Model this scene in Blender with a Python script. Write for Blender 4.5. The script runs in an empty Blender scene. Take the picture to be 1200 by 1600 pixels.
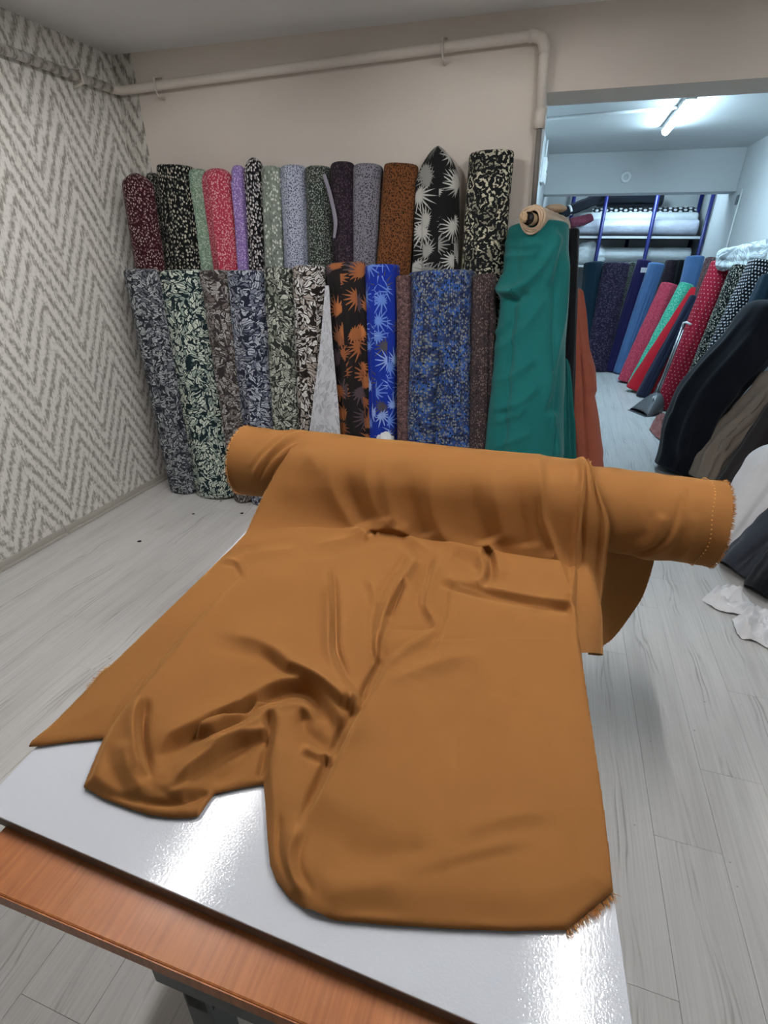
import bpy, bmesh, math, random
import numpy as np
from mathutils import Matrix, Vector

# ------------------------------------------------------------------ camera
H = 1.65
F = 800.0
CR = np.array([0.9534, 0.3017, 0.0110]); CU = np.array([-0.1460, 0.4288, 0.8915]); CF = np.array([-0.2642, 0.8515, -0.4529])
CF /= np.linalg.norm(CF); CR -= CF * (CR @ CF); CR /= np.linalg.norm(CR); CU = np.cross(CR, CF)
CP = np.array([0.0, 0.0, H])
scene = bpy.context.scene
col = scene.collection
cam_data = bpy.data.cameras.new('camera'); cam = bpy.data.objects.new('camera', cam_data); col.objects.link(cam)
cam_data.sensor_fit = 'HORIZONTAL'; cam_data.sensor_width = 36.0; cam_data.lens = 36.0 * F / 1200.0
cam_data.clip_start = 0.02
M4 = Matrix.Identity(4)
for i in range(3):
    M4[i][0] = CR[i]; M4[i][1] = CU[i]; M4[i][2] = -CF[i]; M4[i][3] = CP[i]
cam.matrix_world = M4
scene.camera = cam

# ------------------------------------------------------------------ world, exposure, lamp strengths
world = bpy.data.worlds.new('world'); scene.world = world; world.use_nodes = True
world.node_tree.nodes['Background'].inputs[0].default_value = (0.6, 0.65, 0.7, 1)
world.node_tree.nodes['Background'].inputs[1].default_value = 0.3
scene.view_settings.view_transform = 'Standard'; scene.view_settings.look = 'None'
scene.view_settings.exposure = 1.15; scene.view_settings.gamma = 1.0; scene.view_settings.use_curve_mapping = False
TUBE_MAIN = 74.0     # strength of the tubes in the main room
TUBE_REAR = 68.0     # strength of the cool tubes in the rear room
C_MAIN = (1.0, 0.985, 0.97)
C_REAR = (0.58, 0.83, 1.0)

# ------------------------------------------------------------------ projection tools (photo pixel -> place on a known plane)
def ray(x, y): return (x - 600) * CR - (y - 800) * CU + F * CF
def onz(x, y, z): d = ray(x, y); return CP + d * ((z - H) / d[2])
def ony(x, y, Y): d = ray(x, y); return CP + d * (Y / d[1])
def onx(x, y, X): d = ray(x, y); return CP + d * (X / d[0])
def proj(P):
    d = np.asarray(P, float) - CP
    w = d @ CF
    return np.stack([600 + F * (d @ CR) / w, 800 - F * (d @ CU) / w], -1)

def lin(c):  # sRGB 0-255 -> linear
    o = []
    for v in c:
        v = v / 255.0
        o.append(v / 12.92 if v <= 0.04045 else ((v + 0.055) / 1.055) ** 2.4)
    return (o[0], o[1], o[2], 1.0)

# ------------------------------------------------------------------ materials
class NT:
    def __init__(s, name, rough=0.8, spec=0.3, sheen=0.0):
        s.m = bpy.data.materials.new(name); s.m.use_nodes = True
        s.t = s.m.node_tree; s.n = s.t.nodes; s.l = s.t.links
        s.b = s.n['Principled BSDF']
        s.b.inputs['Roughness'].default_value = rough
        s.b.inputs['Specular IOR Level'].default_value = spec
        if sheen:
            s.b.inputs['Sheen Weight'].default_value = sheen
            s.b.inputs['Sheen Roughness'].default_value = 0.5
    def node(s, t, **kw):
        n = s.n.new(t)
        for k, v in kw.items():
            setattr(n, k, v)
        return n
    def put(s, sock, v):
        if isinstance(v, bpy.types.NodeSocket): s.l.new(v, sock)
        elif v is not None: sock.default_value = v
    def math(s, op, a, b=None, c=None, clamp=False):
        n = s.node('ShaderNodeMath', operation=op); n.use_clamp = clamp
        s.put(n.inputs[0], a); s.put(n.inputs[1], b); s.put(n.inputs[2], c)
        return n.outputs[0]
    def vmath(s, op, a, b=None):
        n = s.node('ShaderNodeVectorMath', operation=op)
        s.put(n.inputs[0], a); s.put(n.inputs[1], b)
        return n.outputs['Value'] if op in ('LENGTH', 'DISTANCE', 'DOT_PRODUCT') else n.outputs[0]
    def mix(s, f, a, b):
        n = s.node('ShaderNodeMix', data_type='RGBA')
        s.put(n.inputs[0], f); s.put(n.inputs[6], a); s.put(n.inputs[7], b)
        return n.outputs[2]
    def step(s, v, lo, hi):
        n = s.node('ShaderNodeMapRange', interpolation_type='SMOOTHSTEP')
        s.put(n.inputs[0], v); s.put(n.inputs[1], lo); s.put(n.inputs[2], hi)
        return n.outputs[0]
    def noise(s, vec, scale, detail=2, rough=0.5, dim='3D', out=0):
        n = s.node('ShaderNodeTexNoise', noise_dimensions=dim)
        s.put(n.inputs['Vector'], vec); n.inputs['Scale'].default_value = scale
        n.inputs['Detail'].default_value = detail; n.inputs['Roughness'].default_value = rough
        return n.outputs[out]
    def voro(s, vec, scale, feature='F1', rnd=1.0, dim='2D'):
        n = s.node('ShaderNodeTexVoronoi', feature=feature, voronoi_dimensions=dim)
        s.put(n.inputs['Vector'], vec); n.inputs['Scale'].default_value = scale
        n.inputs['Randomness'].default_value = rnd
        return n
    def sep(s, v):
        n = s.node('ShaderNodeSeparateXYZ'); s.put(n.inputs[0], v); return n.outputs
    def comb(s, x, y, z=0.0):
        n = s.node('ShaderNodeCombineXYZ'); s.put(n.inputs[0], x); s.put(n.inputs[1], y); s.put(n.inputs[2], z); return n.outputs[0]
    def uv(s): return s.node('ShaderNodeUVMap').outputs[0]
    def obj(s): return s.node('ShaderNodeTexCoord').outputs['Object']
    def bump(s, h, strength=0.3, dist=0.01):
        n = s.node('ShaderNodeBump'); n.inputs['Strength'].default_value = strength; n.inputs['Distance'].default_value = dist
        s.put(n.inputs['Height'], h); s.l.new(n.outputs[0], s.b.inputs['Normal'])
    def color(s, c): s.put(s.b.inputs['Base Color'], c)

def m_plain(name, c, rough=0.8, spec=0.3, var=0.06, scale=3.0, metallic=0.0, sheen=0.0):
    k = NT(name, rough, spec, sheen)
    n = k.noise(k.obj(), scale, 3)
    a = lin([max(0, v * (1 - var)) for v in c]); b = lin([min(255, v * (1 + var)) for v in c])
    k.color(k.mix(n, a, b)); k.b.inputs['Metallic'].default_value = metallic
    return k.m

def m_cloth(name, c, var=0.05, sheen=0.12, rough=0.85, spec=0.2):
    k = NT(name, rough, spec, sheen)
    uvv = k.uv()
    n = k.noise(uvv, 5, 4)
    a = lin([v * (1 - var) for v in c]); b = lin([min(255, v * (1 + var)) for v in c])
    k.color(k.mix(n, a, b))
    k.bump(k.noise(uvv, 900, 1), 0.08, 0.001)
    return k.m

def m_ditsy(name, base, c1, c2, scale=55, thr=0.34, stretch=1.4, warp=0.35, base2=None):
    k = NT(name, 0.85, 0.2, 0.06)
    v = k.uv()
    w = k.vmath('SCALE', k.vmath('SUBTRACT', k.noise(v, scale * 0.9, 2, out=1), (0.5, 0.5, 0.5)), None)
    w.node.inputs['Scale'].default_value = warp * 2.2 / scale
    p = k.vmath('MULTIPLY', k.vmath('ADD', v, w), (stretch, 1.0, 1.0))
    scale *= 1.2
    vo = k.voro(p, scale)
    mask = k.step(vo.outputs['Distance'], thr + 0.08, thr - 0.08)
    rnd = k.sep(vo.outputs['Color'])
    cm = k.mix(k.step(rnd[0], 0.35, 0.75), lin(c1), lin(c2))
    keep = k.step(rnd[1], 0.08, 0.2)
    ground = lin(base) if base2 is None else k.mix(k.step(k.noise(v, 16, 3, 0.6), 0.45, 0.6), lin(base), lin(base2))
    k.color(k.mix(k.math('MULTIPLY', mask, keep), ground, cm))
    return k.m

def m_leaf(name, dark, light, mid, scale=26, edge=0.09, warp=0.5, stretch=(2.1, 0.62), keep=0.14):
    # crowded pointed leaves: long cells whose direction changes from sprig to sprig, dark ground between
    k = NT(name, 0.85, 0.2, 0.05)
    v = k.uv()
    w = k.vmath('SCALE', k.vmath('SUBTRACT', k.noise(v, scale * 0.9, 1, out=1), (0.5, 0.5, 0.5)), None)
    w.node.inputs['Scale'].default_value = warp * 1.6 / scale
    p = k.vmath('ADD', v, w)
    def leaves(off, sc):
        q = k.vmath('ADD', p, off)
        cz = k.voro(q, sc * 0.34, rnd=1.0)
        ang = k.math('MULTIPLY', k.sep(cz.outputs['Color'])[0], 6.28)
        rot = k.node('ShaderNodeVectorRotate', rotation_type='Z_AXIS'); k.put(rot.inputs['Vector'], q); k.put(rot.inputs['Angle'], ang)
        pa = k.vmath('MULTIPLY', rot.outputs[0], (stretch[0], stretch[1], 1.0))
        va = k.voro(pa, sc, 'DISTANCE_TO_EDGE'); fa = k.voro(pa, sc, 'F1')
        rnd = k.sep(fa.outputs['Color'])
        m = k.math('MULTIPLY', k.step(va.outputs['Distance'], edge - 0.045, edge + 0.04), k.step(rnd[1], keep, keep + 0.05))
        m = k.math('MULTIPLY', m, k.step(cz.outputs['Distance'], 0.95, 0.7))
        vein = k.step(va.outputs['Distance'], 0.26, 0.40)
        return m, rnd[0], vein
    m1, r1, v1 = leaves((0.0, 0.0, 0.0), scale)
    cl = k.mix(k.step(r1, 0.45, 0.75), lin(light), lin(mid))
    cl = k.mix(k.math('MULTIPLY', v1, 0.5), cl, lin(mid))
    k.color(k.mix(m1, lin(dark), cl))
    return k.m

def m_palm(name, base, c1, c2, scale=11, spokes=9.0, size=0.75, wid=0.05, c3=None, half=False):
    k = NT(name, 0.85, 0.2, 0.05)
    v = k.uv()
    def layer(off, sc, c_a, c_b, under):
        p = k.vmath('SCALE', k.vmath('ADD', v, off), None); p.node.inputs['Scale'].default_value = sc
        vo = k.voro(p, 1.0, rnd=0.7)
        d = k.vmath('SUBTRACT', p, vo.outputs['Position'])
        s = k.sep(d); rnd = k.sep(vo.outputs['Color'])
        ang = k.math('ADD', k.math('ARCTAN2', s[1], s[0]), k.math('MULTIPLY', rnd[0], 6.28))
        rr = k.vmath('LENGTH', k.comb(s[0], s[1]))
        lim = k.math('MULTIPLY', k.math('ADD', 0.66, k.math('MULTIPLY', k.math('COSINE', ang), 0.40)), size)
        # distance across each blade; blades swell in the middle and end in a point
        across = k.math('MULTIPLY', k.math('DIVIDE', k.math('ABSOLUTE', k.math('SINE', k.math('MULTIPLY', ang, spokes / 2))), spokes / 2), rr)
        f = k.math('DIVIDE', rr, lim)
        half = k.math('MULTIPLY', k.math('MULTIPLY', k.math('SUBTRACT', 1.0, f), k.math('ADD', f, 0.35)), wid * 2.4)
        m = k.step(k.math('SUBTRACT', half, across), -0.006, 0.010)
        cc = k.mix(k.step(rnd[1], 0.4, 0.6), lin(c_a), lin(c_b))
        return k.mix(m, under, cc)
    o = layer((0.043, 0.031, 0), scale * 0.9, c2, c3 or c1, lin(base))
    o = layer((0, 0, 0), scale, c1, c2, o)
    k.color(o)
    return k.m

def m_rosette(name, dark, light, mid, scale=13):
    # ornate flower heads drawn in broken rings, with leafy scrolls between
    k = NT(name, 0.85, 0.2, 0.05)
    v = k.uv()
    w = k.vmath('SCALE', k.vmath('SUBTRACT', k.noise(v, scale * 2.6, 2, out=1), (0.5, 0.5, 0.5)), None)
    w.node.inputs['Scale'].default_value = 0.75 / scale
    p = k.vmath('ADD', v, w)
    vo = k.voro(p, scale, rnd=0.9)
    ring = k.math('SINE', k.math('MULTIPLY', vo.outputs['Distance'], 21.0))
    cut = k.noise(v, scale * 4.0, 1)
    m = k.math('MULTIPLY', k.step(ring, 0.05, 0.4), k.step(cut, 0.40, 0.50))
    rnd = k.sep(vo.outputs['Color'])
    k.color(k.mix(m, lin(dark), k.mix(k.step(rnd[0], 0.45, 0.8), lin(light), lin(mid))))
    return k.m

def m_dots(name, base, dot, step=0.035, rad=0.24):
    k = NT(name, 0.85, 0.2, 0.05)
    s = k.sep(k.uv())
    row = k.math('FLOOR', k.math('DIVIDE', s[1], step))
    sh = k.math('MULTIPLY', k.math('MODULO', row, 2.0), 0.5)
    fx = k.math('SUBTRACT', k.math('FRACT', k.math('ADD', k.math('DIVIDE', s[0], step), sh)), 0.5)
    fy = k.math('SUBTRACT', k.math('FRACT', k.math('DIVIDE', s[1], step)), 0.5)
    r = k.vmath('LENGTH', k.comb(fx, fy))
    k.color(k.mix(k.step(r, rad + 0.06, rad - 0.06), lin(base), lin(dot)))
    return k.m

def m_wallpaper(name, axis='y', dark=(126, 120, 108), light=(238, 236, 230)):
    k = NT(name, 0.42, 0.5)
    s = k.sep(k.obj())
    h = s[1] if axis == 'y' else s[0]; z = s[2]
    P = 0.41; S = 0.132
    wob = k.math('MULTIPLY', k.math('SUBTRACT', k.noise(k.obj(), 3.0, 1), 0.5), 0.05)
    t = k.math('FRACT', k.math('DIVIDE', k.math('SUBTRACT', h, 2.02 + P / 2), P))
    tri = k.math('MULTIPLY', k.math('ABSOLUTE', k.math('SUBTRACT', t, 0.5)), P)     # distance from a peak column
    zz = k.math('ADD', k.math('ADD', z, k.math('MULTIPLY', tri, 1.95)), wob)
    st = k.math('SINE', k.math('MULTIPLY', zz, 6.2832 / S))
    fine = k.noise(k.comb(k.math('MULTIPLY', h, 105.0), k.math('MULTIPLY', z, 15.0), 0.0), 1.0, 3, 0.65)
    fine2 = k.noise(k.comb(k.math('MULTIPLY', h, 55.0), k.math('MULTIPLY', z, 40.0), 3.0), 1.0, 3, 0.6)
    v = k.math('ADD', k.math('MULTIPLY', st, 0.40), k.math('MULTIPLY', k.math('SUBTRACT', fine, 0.5), 2.3))
    v = k.math('ADD', v, k.math('MULTIPLY', k.math('SUBTRACT', fine2, 0.5), 2.2))
    m = k.step(v, -0.38, 0.72)
    c = k.mix(k.math('MULTIPLY', m, 0.82), lin(light), lin(dark))
    k.color(c)
    k.bump(fine, 0.12, 0.002)
    k.put(k.b.inputs['Roughness'], 0.45)
    return k.m

def m_paint(name, c, rough=0.75, stain=0.05):
    k = NT(name, rough, 0.25)
    o = k.obj()
    n = k.noise(o, 1.3, 4, 0.6)
    a = lin([v * (1 - stain) for v in c]); b = lin(c)
    k.color(k.mix(n, a, b))
    k.bump(k.noise(o, 60, 4, 0.6), 0.10, 0.003)
    return k.m

def m_plank(name):
    k = NT(name, 0.38, 0.42)
    o = k.obj()
    info = k.node('ShaderNodeObjectInfo')
    rv = info.outputs['Random']
    s = k.sep(o)
    off = k.math('MULTIPLY', rv, 37.0)
    # cathedral grain along the plank (object y)
    px = k.math('ADD', s[0], k.math('MULTIPLY', k.math('SUBTRACT', k.noise(k.comb(0.0, k.math('ADD', k.math('MULTIPLY', s[1], 2.2), off), off), 1.0, 1), 0.5), 0.10))
    cent = k.math('ABSOLUTE', px)
    wob = k.noise(k.comb(k.math('MULTIPLY', s[0], 14.0), k.math('MULTIPLY', s[1], 1.3), off), 1.0, 3, 0.6)
    arg = k.math('ADD', k.math('MULTIPLY', k.math('POWER', cent, 0.7), 120.0), k.math('MULTIPLY', wob, 22.0))
    arg = k.math('ADD', arg, k.math('MULTIPLY', s[1], 9.0))
    ring = k.math('POWER', k.math('ADD', k.math('MULTIPLY', k.math('SINE', arg), 0.5), 0.5), 5.0)
    near = k.step(cent, 0.045, 0.006)
    patch = k.step(k.noise(k.comb(k.math('MULTIPLY', s[0], 6.0), k.math('MULTIPLY', s[1], 2.4), k.math('ADD', off, 5.0)), 1.0, 2), 0.40, 0.58)
    line = k.math('MULTIPLY', k.math('MULTIPLY', ring, near), patch)
    streak = k.noise(k.comb(k.math('MULTIPLY', s[0], 170.0), k.math('MULTIPLY', s[1], 2.5), off), 1.0, 3, 0.6)
    cloud = k.noise(k.comb(k.math('MULTIPLY', s[0], 12.0), k.math('MULTIPLY', s[1], 1.6), k.math('ADD', off, 9.0)), 1.0, 3)
    base = k.mix(k.step(streak, 0.3, 0.75), lin((222, 221, 219)), lin((206, 205, 203)))
    base = k.mix(k.math('MULTIPLY', k.step(cloud, 0.42, 0.8), 0.5), base, lin((186, 184, 182)))
    base = k.mix(k.math('MULTIPLY', rv, 0.14), base, lin((180, 178, 175)))
    dk = k.mix(0.0, lin((150, 148, 146)), lin((150, 148, 146)))
    c = k.mix(k.math('MULTIPLY', line, 0.75), base, dk)
    dirt = k.noise(k.vmath('ADD', o, k.comb(off, off, 0.0)), 42, 2)
    c = k.mix(k.math('MULTIPLY', k.step(dirt, 0.74, 0.80), 0.7), c, lin((95, 90, 86)))
    k.color(c)
    k.put(k.b.inputs['Roughness'], k.math('ADD', 0.33, k.math('MULTIPLY', streak, 0.15)))
    k.bump(k.math('SUBTRACT', 0.5, line), 0.15, 0.002)
    return k.m

def m_wood(name):
    k = NT(name, 0.32, 0.5)
    s = k.sep(k.obj())
    g = k.noise(k.comb(k.math('MULTIPLY', s[0], 120.0), k.math('MULTIPLY', s[1], 5.0), 0.0), 1.0, 4, 0.65)
    g2 = k.noise(k.comb(k.math('MULTIPLY', s[0], 16.0), k.math('MULTIPLY', s[1], 2.0), 4.0), 1.0, 2)
    c = k.mix(k.step(g, 0.3, 0.72), lin((184, 115, 62)), lin((150, 87, 44)))
    c = k.mix(k.math('MULTIPLY', g2, 0.35), c, lin((184, 116, 66)))
    w = k.noise(k.obj(), 9.0, 4, 0.65)
    c = k.mix(k.math('MULTIPLY', k.step(w, 0.56, 0.72), 0.35), c, lin((200, 146, 98)))
    k.color(c)
    k.put(k.b.inputs['Roughness'], k.math('ADD', 0.26, k.math('MULTIPLY', w, 0.25)))
    k.bump(w, 0.12, 0.004)
    return k.m

def m_board(name):
    k = NT(name, 0.085, 0.45)
    k.color(lin((220, 225, 234)))
    k.bump(k.noise(k.obj(), 230, 2, 0.55), 0.11, 0.002)
    return k.m

def m_brown():
    k = NT('ochre_cloth', 0.8, 0.10, 0.5)
    v = k.uv()
    n = k.noise(v, 3.0, 4)
    k.color(k.mix(n, lin((137, 92, 49)), lin((145, 98, 53))))
    k.b.inputs['Sheen Tint'].default_value = lin((232, 178, 112)); k.b.inputs['Sheen Roughness'].default_value = 0.35
    s = k.sep(v)
    weave = k.math('MULTIPLY', k.math('SINE', k.math('MULTIPLY', s[0], 5200.0)), k.math('SINE', k.math('MULTIPLY', s[1], 5200.0)))
    h = k.math('ADD', k.math('MULTIPLY', weave, 0.05), k.noise(v, 28, 4, 0.6))
    k.bump(h, 0.10, 0.004)
    return k.m

def m_emit(name, c, st):
    k = NT(name)
    e = k.node('ShaderNodeEmission'); e.inputs[0].default_value = (*c, 1); e.inputs[1].default_value = st
    k.l.new(e.outputs[0], k.n['Material Output'].inputs[0])
    return k.m

def m_plastic_wrap(name, c):
    k = NT(name, 0.25, 0.6)
    o = k.obj()
    n = k.noise(o, 14, 4, 0.7)
    k.color(k.mix(n, lin([v * 0.86 for v in c]), lin(c)))
    k.bump(k.noise(o, 30, 5, 0.7), 0.7, 0.012)
    return k.m

MAT = {}
MAT['wallpaper'] = m_wallpaper('wallpaper_chevron', 'y')
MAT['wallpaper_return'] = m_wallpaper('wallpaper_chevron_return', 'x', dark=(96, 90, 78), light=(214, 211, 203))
MAT['wall'] = m_paint('wall_paint', (226, 217, 207))
MAT['lintel'] = MAT['wall']
MAT['ceiling'] = m_paint('ceiling_paint', (236, 235, 234))
MAT['rear_wall'] = m_paint('rear_wall_paint', (206, 208, 208), stain=0.08)
MAT['skirting'] = m_paint('skirting_paint', (205, 200, 190), rough=0.5, stain=0.2)
MAT['screed'] = m_paint('screed', (150, 148, 146))
MAT['plank'] = m_plank('laminate_plank')
MAT['wood'] = m_wood('table_veneer')
MAT['board'] = m_board('white_board')
MAT['board_edge'] = m_plain('board_edge', (120, 104, 96), 0.6)
MAT['graymetal'] = m_plain('gray_metal', (92, 96, 100), 0.45, 0.5)
MAT['black'] = m_plain('black_plastic', (18, 18, 20), 0.5)
MAT['brown'] = m_brown()
MAT['fray'] = m_plain('frayed_thread', (200, 142, 80), 0.8)
MAT['card'] = m_plain('cardboard', (176, 150, 118), 0.8)
MAT['pipe'] = m_paint('pipe_paint', (222, 214, 204), rough=0.5)
MAT['darkpipe'] = m_plain('dark_pipe', (120, 115, 110), 0.45, 0.4)
MAT['white'] = m_plain('white_plastic', (225, 226, 226), 0.45)
MAT['blue_steel'] = m_plain('blue_steel', (22, 30, 100), 0.4, 0.5)
MAT['steel'] = m_plain('brushed_steel', (150, 152, 156), 0.32, 0.5, metallic=0.85)
MAT['pan'] = m_plain('grey_pan', (96, 98, 102), 0.35, 0.5)
MAT['tube_main'] = m_emit('tube_glow', C_MAIN, TUBE_MAIN)
MAT['tube_rear'] = m_emit('tube_glow_cool', C_REAR, TUBE_REAR)

# ------------------------------------------------------------------ mesh helpers
def mesh_obj(name, verts, faces, mat, parent=None, uv=None, smooth=True):
    me = bpy.data.meshes.new(name)
    verts = np.asarray(verts, float)
    me.from_pydata(verts.tolist(), [], [tuple(int(i) for i in f) for f in faces])
    if uv is not None:
        lay = me.uv_layers.new(name='UVMap')
        li = np.empty(len(me.loops), dtype=np.int32); me.loops.foreach_get('vertex_index', li)
        lay.data.foreach_set('uv', np.asarray(uv, float)[li].astype(np.float32).ravel())
    me.polygons.foreach_set('use_smooth', [smooth] * len(me.polygons))
    me.materials.append(mat); me.update()
    o = bpy.data.objects.new(name, me); col.objects.link(o)
    if parent is not None: o.parent = parent
    return o

def tag(o, label=None, cat=None, group=None, kind=None):
    if label: o['label'] = label
    if cat: o['category'] = cat
    if group: o['group'] = group
    if kind: o['kind'] = kind
    return o

def empty(name, loc=(0, 0, 0)):
    o = bpy.data.objects.new(name, None); col.objects.link(o); o.location = loc; o.empty_display_size = 0.1
    return o

def bm_obj(name, bm, mat, parent=None, smooth=False, bevel=0.0):
    if bevel:
        bmesh.ops.bevel(bm, geom=list(bm.edges), offset=bevel, segments=2, affect='EDGES', profile=0.5)
    me = bpy.data.meshes.new(name); bm.to_mesh(me); bm.free()
    for p in me.polygons: p.use_smooth = smooth
    me.materials.append(mat)
    o = bpy.data.objects.new(name, me); col.objects.link(o)
    if parent is not None: o.parent = parent
    return o

def box(name, lo, hi, mat, parent=None, bevel=0.0):
    bm = bmesh.new()
    bmesh.ops.create_cube(bm, size=1.0)
    lo = np.array(lo, float); hi = np.array(hi, float)
    for v in bm.verts:
        v.co = Vector([(lo[i] + hi[i]) / 2 + v.co[i] * (hi[i] - lo[i]) for i in range(3)])
    return bm_obj(name, bm, mat, parent, False, bevel)

def frame(d):
    d = np.array(d, float); d /= np.linalg.norm(d)
    a = np.array([0, 0, 1.0]) if abs(d[2]) < 0.9 else np.array([1.0, 0, 0])
    e1 = np.cross(a, d); e1 /= np.linalg.norm(e1); e2 = np.cross(d, e1)
    return e1, e2, d

def tube(name, pts, rad, mat, parent=None, n=12, caps=True):
    pts = [np.array(p, float) for p in pts]
    V = []; Fc = []
    for i, p in enumerate(pts):
        t = (pts[min(i + 1, len(pts) - 1)] - pts[max(i - 1, 0)])
        e1, e2, _ = frame(t)
        if i and np.dot(e1, pe) < 0: e1, e2 = -e1, -e2
        pe = e1
        r = rad[i] if hasattr(rad, '__len__') else rad
        for k in range(n):
            a = 2 * math.pi * k / n
            V.append(p + r * (math.cos(a) * e1 + math.sin(a) * e2))
    for i in range(len(pts) - 1):
        for k in range(n):
            a, b = i * n + k, i * n + (k + 1) % n
            Fc.append((a, b, b + n, a + n))
    if caps:
        Fc.append(tuple(range(n - 1, -1, -1))); Fc.append(tuple(range((len(pts) - 1) * n, len(pts) * n)))
    return mesh_obj(name, V, Fc, mat, parent)

def grid_faces(nu, nv, closed_u=False):
    Fc = []
    for j in range(nv - 1):
        for i in range(nu if closed_u else nu - 1):
            i2 = (i + 1) % nu
            Fc.append((j * nu + i, j * nu + i2, (j + 1) * nu + i2, (j + 1) * nu + i))
    return Fc

def sm(x): x = np.clip(x, 0, 1); return x * x * (3 - 2 * x)

# distance of projected points to a polyline given in photo pixels
def pl_dist(P, pts):
    pts = np.asarray(pts, float)
    seg = np.linalg.norm(np.diff(pts, axis=0), axis=1); cum = np.concatenate([[0], np.cumsum(seg)])
    best = np.full(len(P), 1e9); sd = np.zeros(len(P)); tt = np.zeros(len(P))
    for i in range(len(pts) - 1):
        a = pts[i]; d = (pts[i + 1] - a) / max(seg[i], 1e-6)
        r = P - a
        t = np.clip(r @ d, 0, seg[i])
        q = r - t[:, None] * d
        dist = np.hypot(q[:, 0], q[:, 1])
        s = d[0] * r[:, 1] - d[1] * r[:, 0]
        m = dist < best
        best[m] = dist[m]; sd[m] = np.where(s[m] >= 0, dist[m], -dist[m]); tt[m] = (cum[i] + t[m]) / cum[-1]
    return sd, tt

def spline(pts, n=10):
    # Catmull-Rom through the given points
    p = np.asarray(pts, float)
    if len(p) < 3: return p
    q = np.vstack([2 * p[0] - p[1], p, 2 * p[-1] - p[-2]])
    out = []
    for i in range(1, len(q) - 2):
        for t in np.linspace(0, 1, n, endpoint=False):
            out.append(0.5 * ((2 * q[i]) + (-q[i - 1] + q[i + 1]) * t + (2 * q[i - 1] - 5 * q[i] + 4 * q[i + 1] - q[i + 2]) * t * t + (-q[i - 1] + 3 * q[i] - 3 * q[i + 1] + q[i + 2]) * t ** 3))
    out.append(p[-1])
    return np.array(out)

def fold(P, kind, pts, A, w0, w1, ends=(0.18, 0.18), L=None, crease=0.0):
    # w0: width on the side left of travel, w1: right of travel (pixels at the photo's scale)
    line = spline(pts, 6)
    mg = max(w0, w1) * 3.2 + 4 if kind == 'ridge' else (L or 300) * 4
    lo = line.min(0) - mg; hi = line.max(0) + mg
    sel = np.nonzero((P[:, 0] > lo[0]) & (P[:, 0] < hi[0]) & (P[:, 1] > lo[1]) & (P[:, 1] < hi[1]))[0]
    out = np.zeros(len(P))
    if len(sel) == 0: return out
    d, t = pl_dist(P[sel], line)
    tap = np.ones(len(sel))
    if ends[0]: tap *= sm(t / ends[0])
    if ends[1]: tap *= sm((1 - t) / ends[1])
    if kind == 'ridge':
        w = np.where(d < 0, w0, w1)
        h = np.exp(-np.abs(d / w) ** 1.6)
        if crease and A > 0:                     # the tighter side tucks in under the crest
            q = min(w0, w1); sd = -1 if w0 < w1 else 1
            h = h - crease * np.exp(-((sd * d - 1.9 * q) / (0.75 * q)) ** 2)
    else:  # step: raised right of travel
        h = np.where(d > 0, (1 - np.exp(-np.maximum(d, 0) / w1)) * np.exp(-np.maximum(d, 0) / (L or 1e9)), 0.0)
    out[sel] = A * tap * h
    return out

# ------------------------------------------------------------------ the room
XL, XR = -2.82, 1.90          # side walls
YB, YT = 3.35, 3.63           # face and back of the wall between the rooms
YF = -3.4                     # wall behind the photographer
ZC, ZR = 2.70, 2.82           # ceilings
YE = 10.3                     # end of the rear room
XJ = -0.21                    # jamb of the opening
XRL = -0.40                   # left wall of the rear room
ZL = 2.375                    # underside of the lintel

def struct(o, label): return tag(o, label, None, None, 'structure')

floor = empty('floor'); struct(floor, 'pale grey laminate plank floor')
box('screed', (XL - .1, YF - .1, -0.06), (XR + .1, YE + .1, -0.012), MAT['screed'], floor)
PW, PLN = 0.195, 1.29
bm = bmesh.new(); bmesh.ops.create_cube(bm, size=1.0)
for v in bm.verts: v.co = Vector((v.co.x * (PW - 0.0008), v.co.y * (PLN - 0.0008), v.co.z * 0.012 - 0.006))
bmesh.ops.bevel(bm, geom=[e for e in bm.edges if all(v.co.z > -0.001 for v in e.verts)], offset=0.0003, segments=1, affect='EDGES')
pm = bpy.data.meshes.new('plank'); bm.to_mesh(pm); bm.free(); pm.materials.append(MAT['plank'])
rng = random.Random(4)
nr = int(math.ceil((XR - XL) / PW))
for i in range(-1, nr + 1):
    x = XL + (i + 0.5) * PW + 0.045
    offs = (0.0, 0.43, 0.86)[i % 3] + rng.uniform(-.1, .1)
    y = -1.0 + offs - PLN
    while y < YE:
        yc = y + PLN / 2
        y += PLN
        if yc < -1.2: continue
        if yc - PLN / 2 > YE - .05: continue
        if x - PW / 2 > XR - .01 or (yc - PLN / 2 > YT and x + PW / 2 < XRL): continue
        o = bpy.data.objects.new('plank', pm); col.objects.link(o); o.parent = floor; o.location = (x, yc, 0)

w = box('wall_left', (XL - 0.15, YF, 0), (XL, YB, ZC + .2), MAT['wallpaper']); struct(w, 'left wall papered in a white and taupe zigzag pattern')
bb = empty('baseboard_left'); struct(bb, 'worn cream skirting strip along the papered wall')
ys = [YF, 1.02, 2.14, YB]
for a, b in zip(ys[:-1], ys[1:]):
    box('skirting_strip', (XL, a + .003, 0.0), (XL + 0.012, b - .003, 0.05), MAT['skirting'], bb, 0.003)
    box('quarter_round', (XL + 0.012, a + .003, 0.0), (XL + 0.032, b - .003, 0.018), MAT['skirting'], bb, 0.004)

wb = empty('wall_back'); struct(wb, 'beige painted wall behind the fabric rolls with the opening to the rear room')
box('masonry', (XL, YB, 0), (XJ, YT, ZC + .2), MAT['wall'], wb)
box('lintel', (XJ, YB, ZL), (XR, YT, ZC + .2), MAT['wall'], wb)
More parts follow.
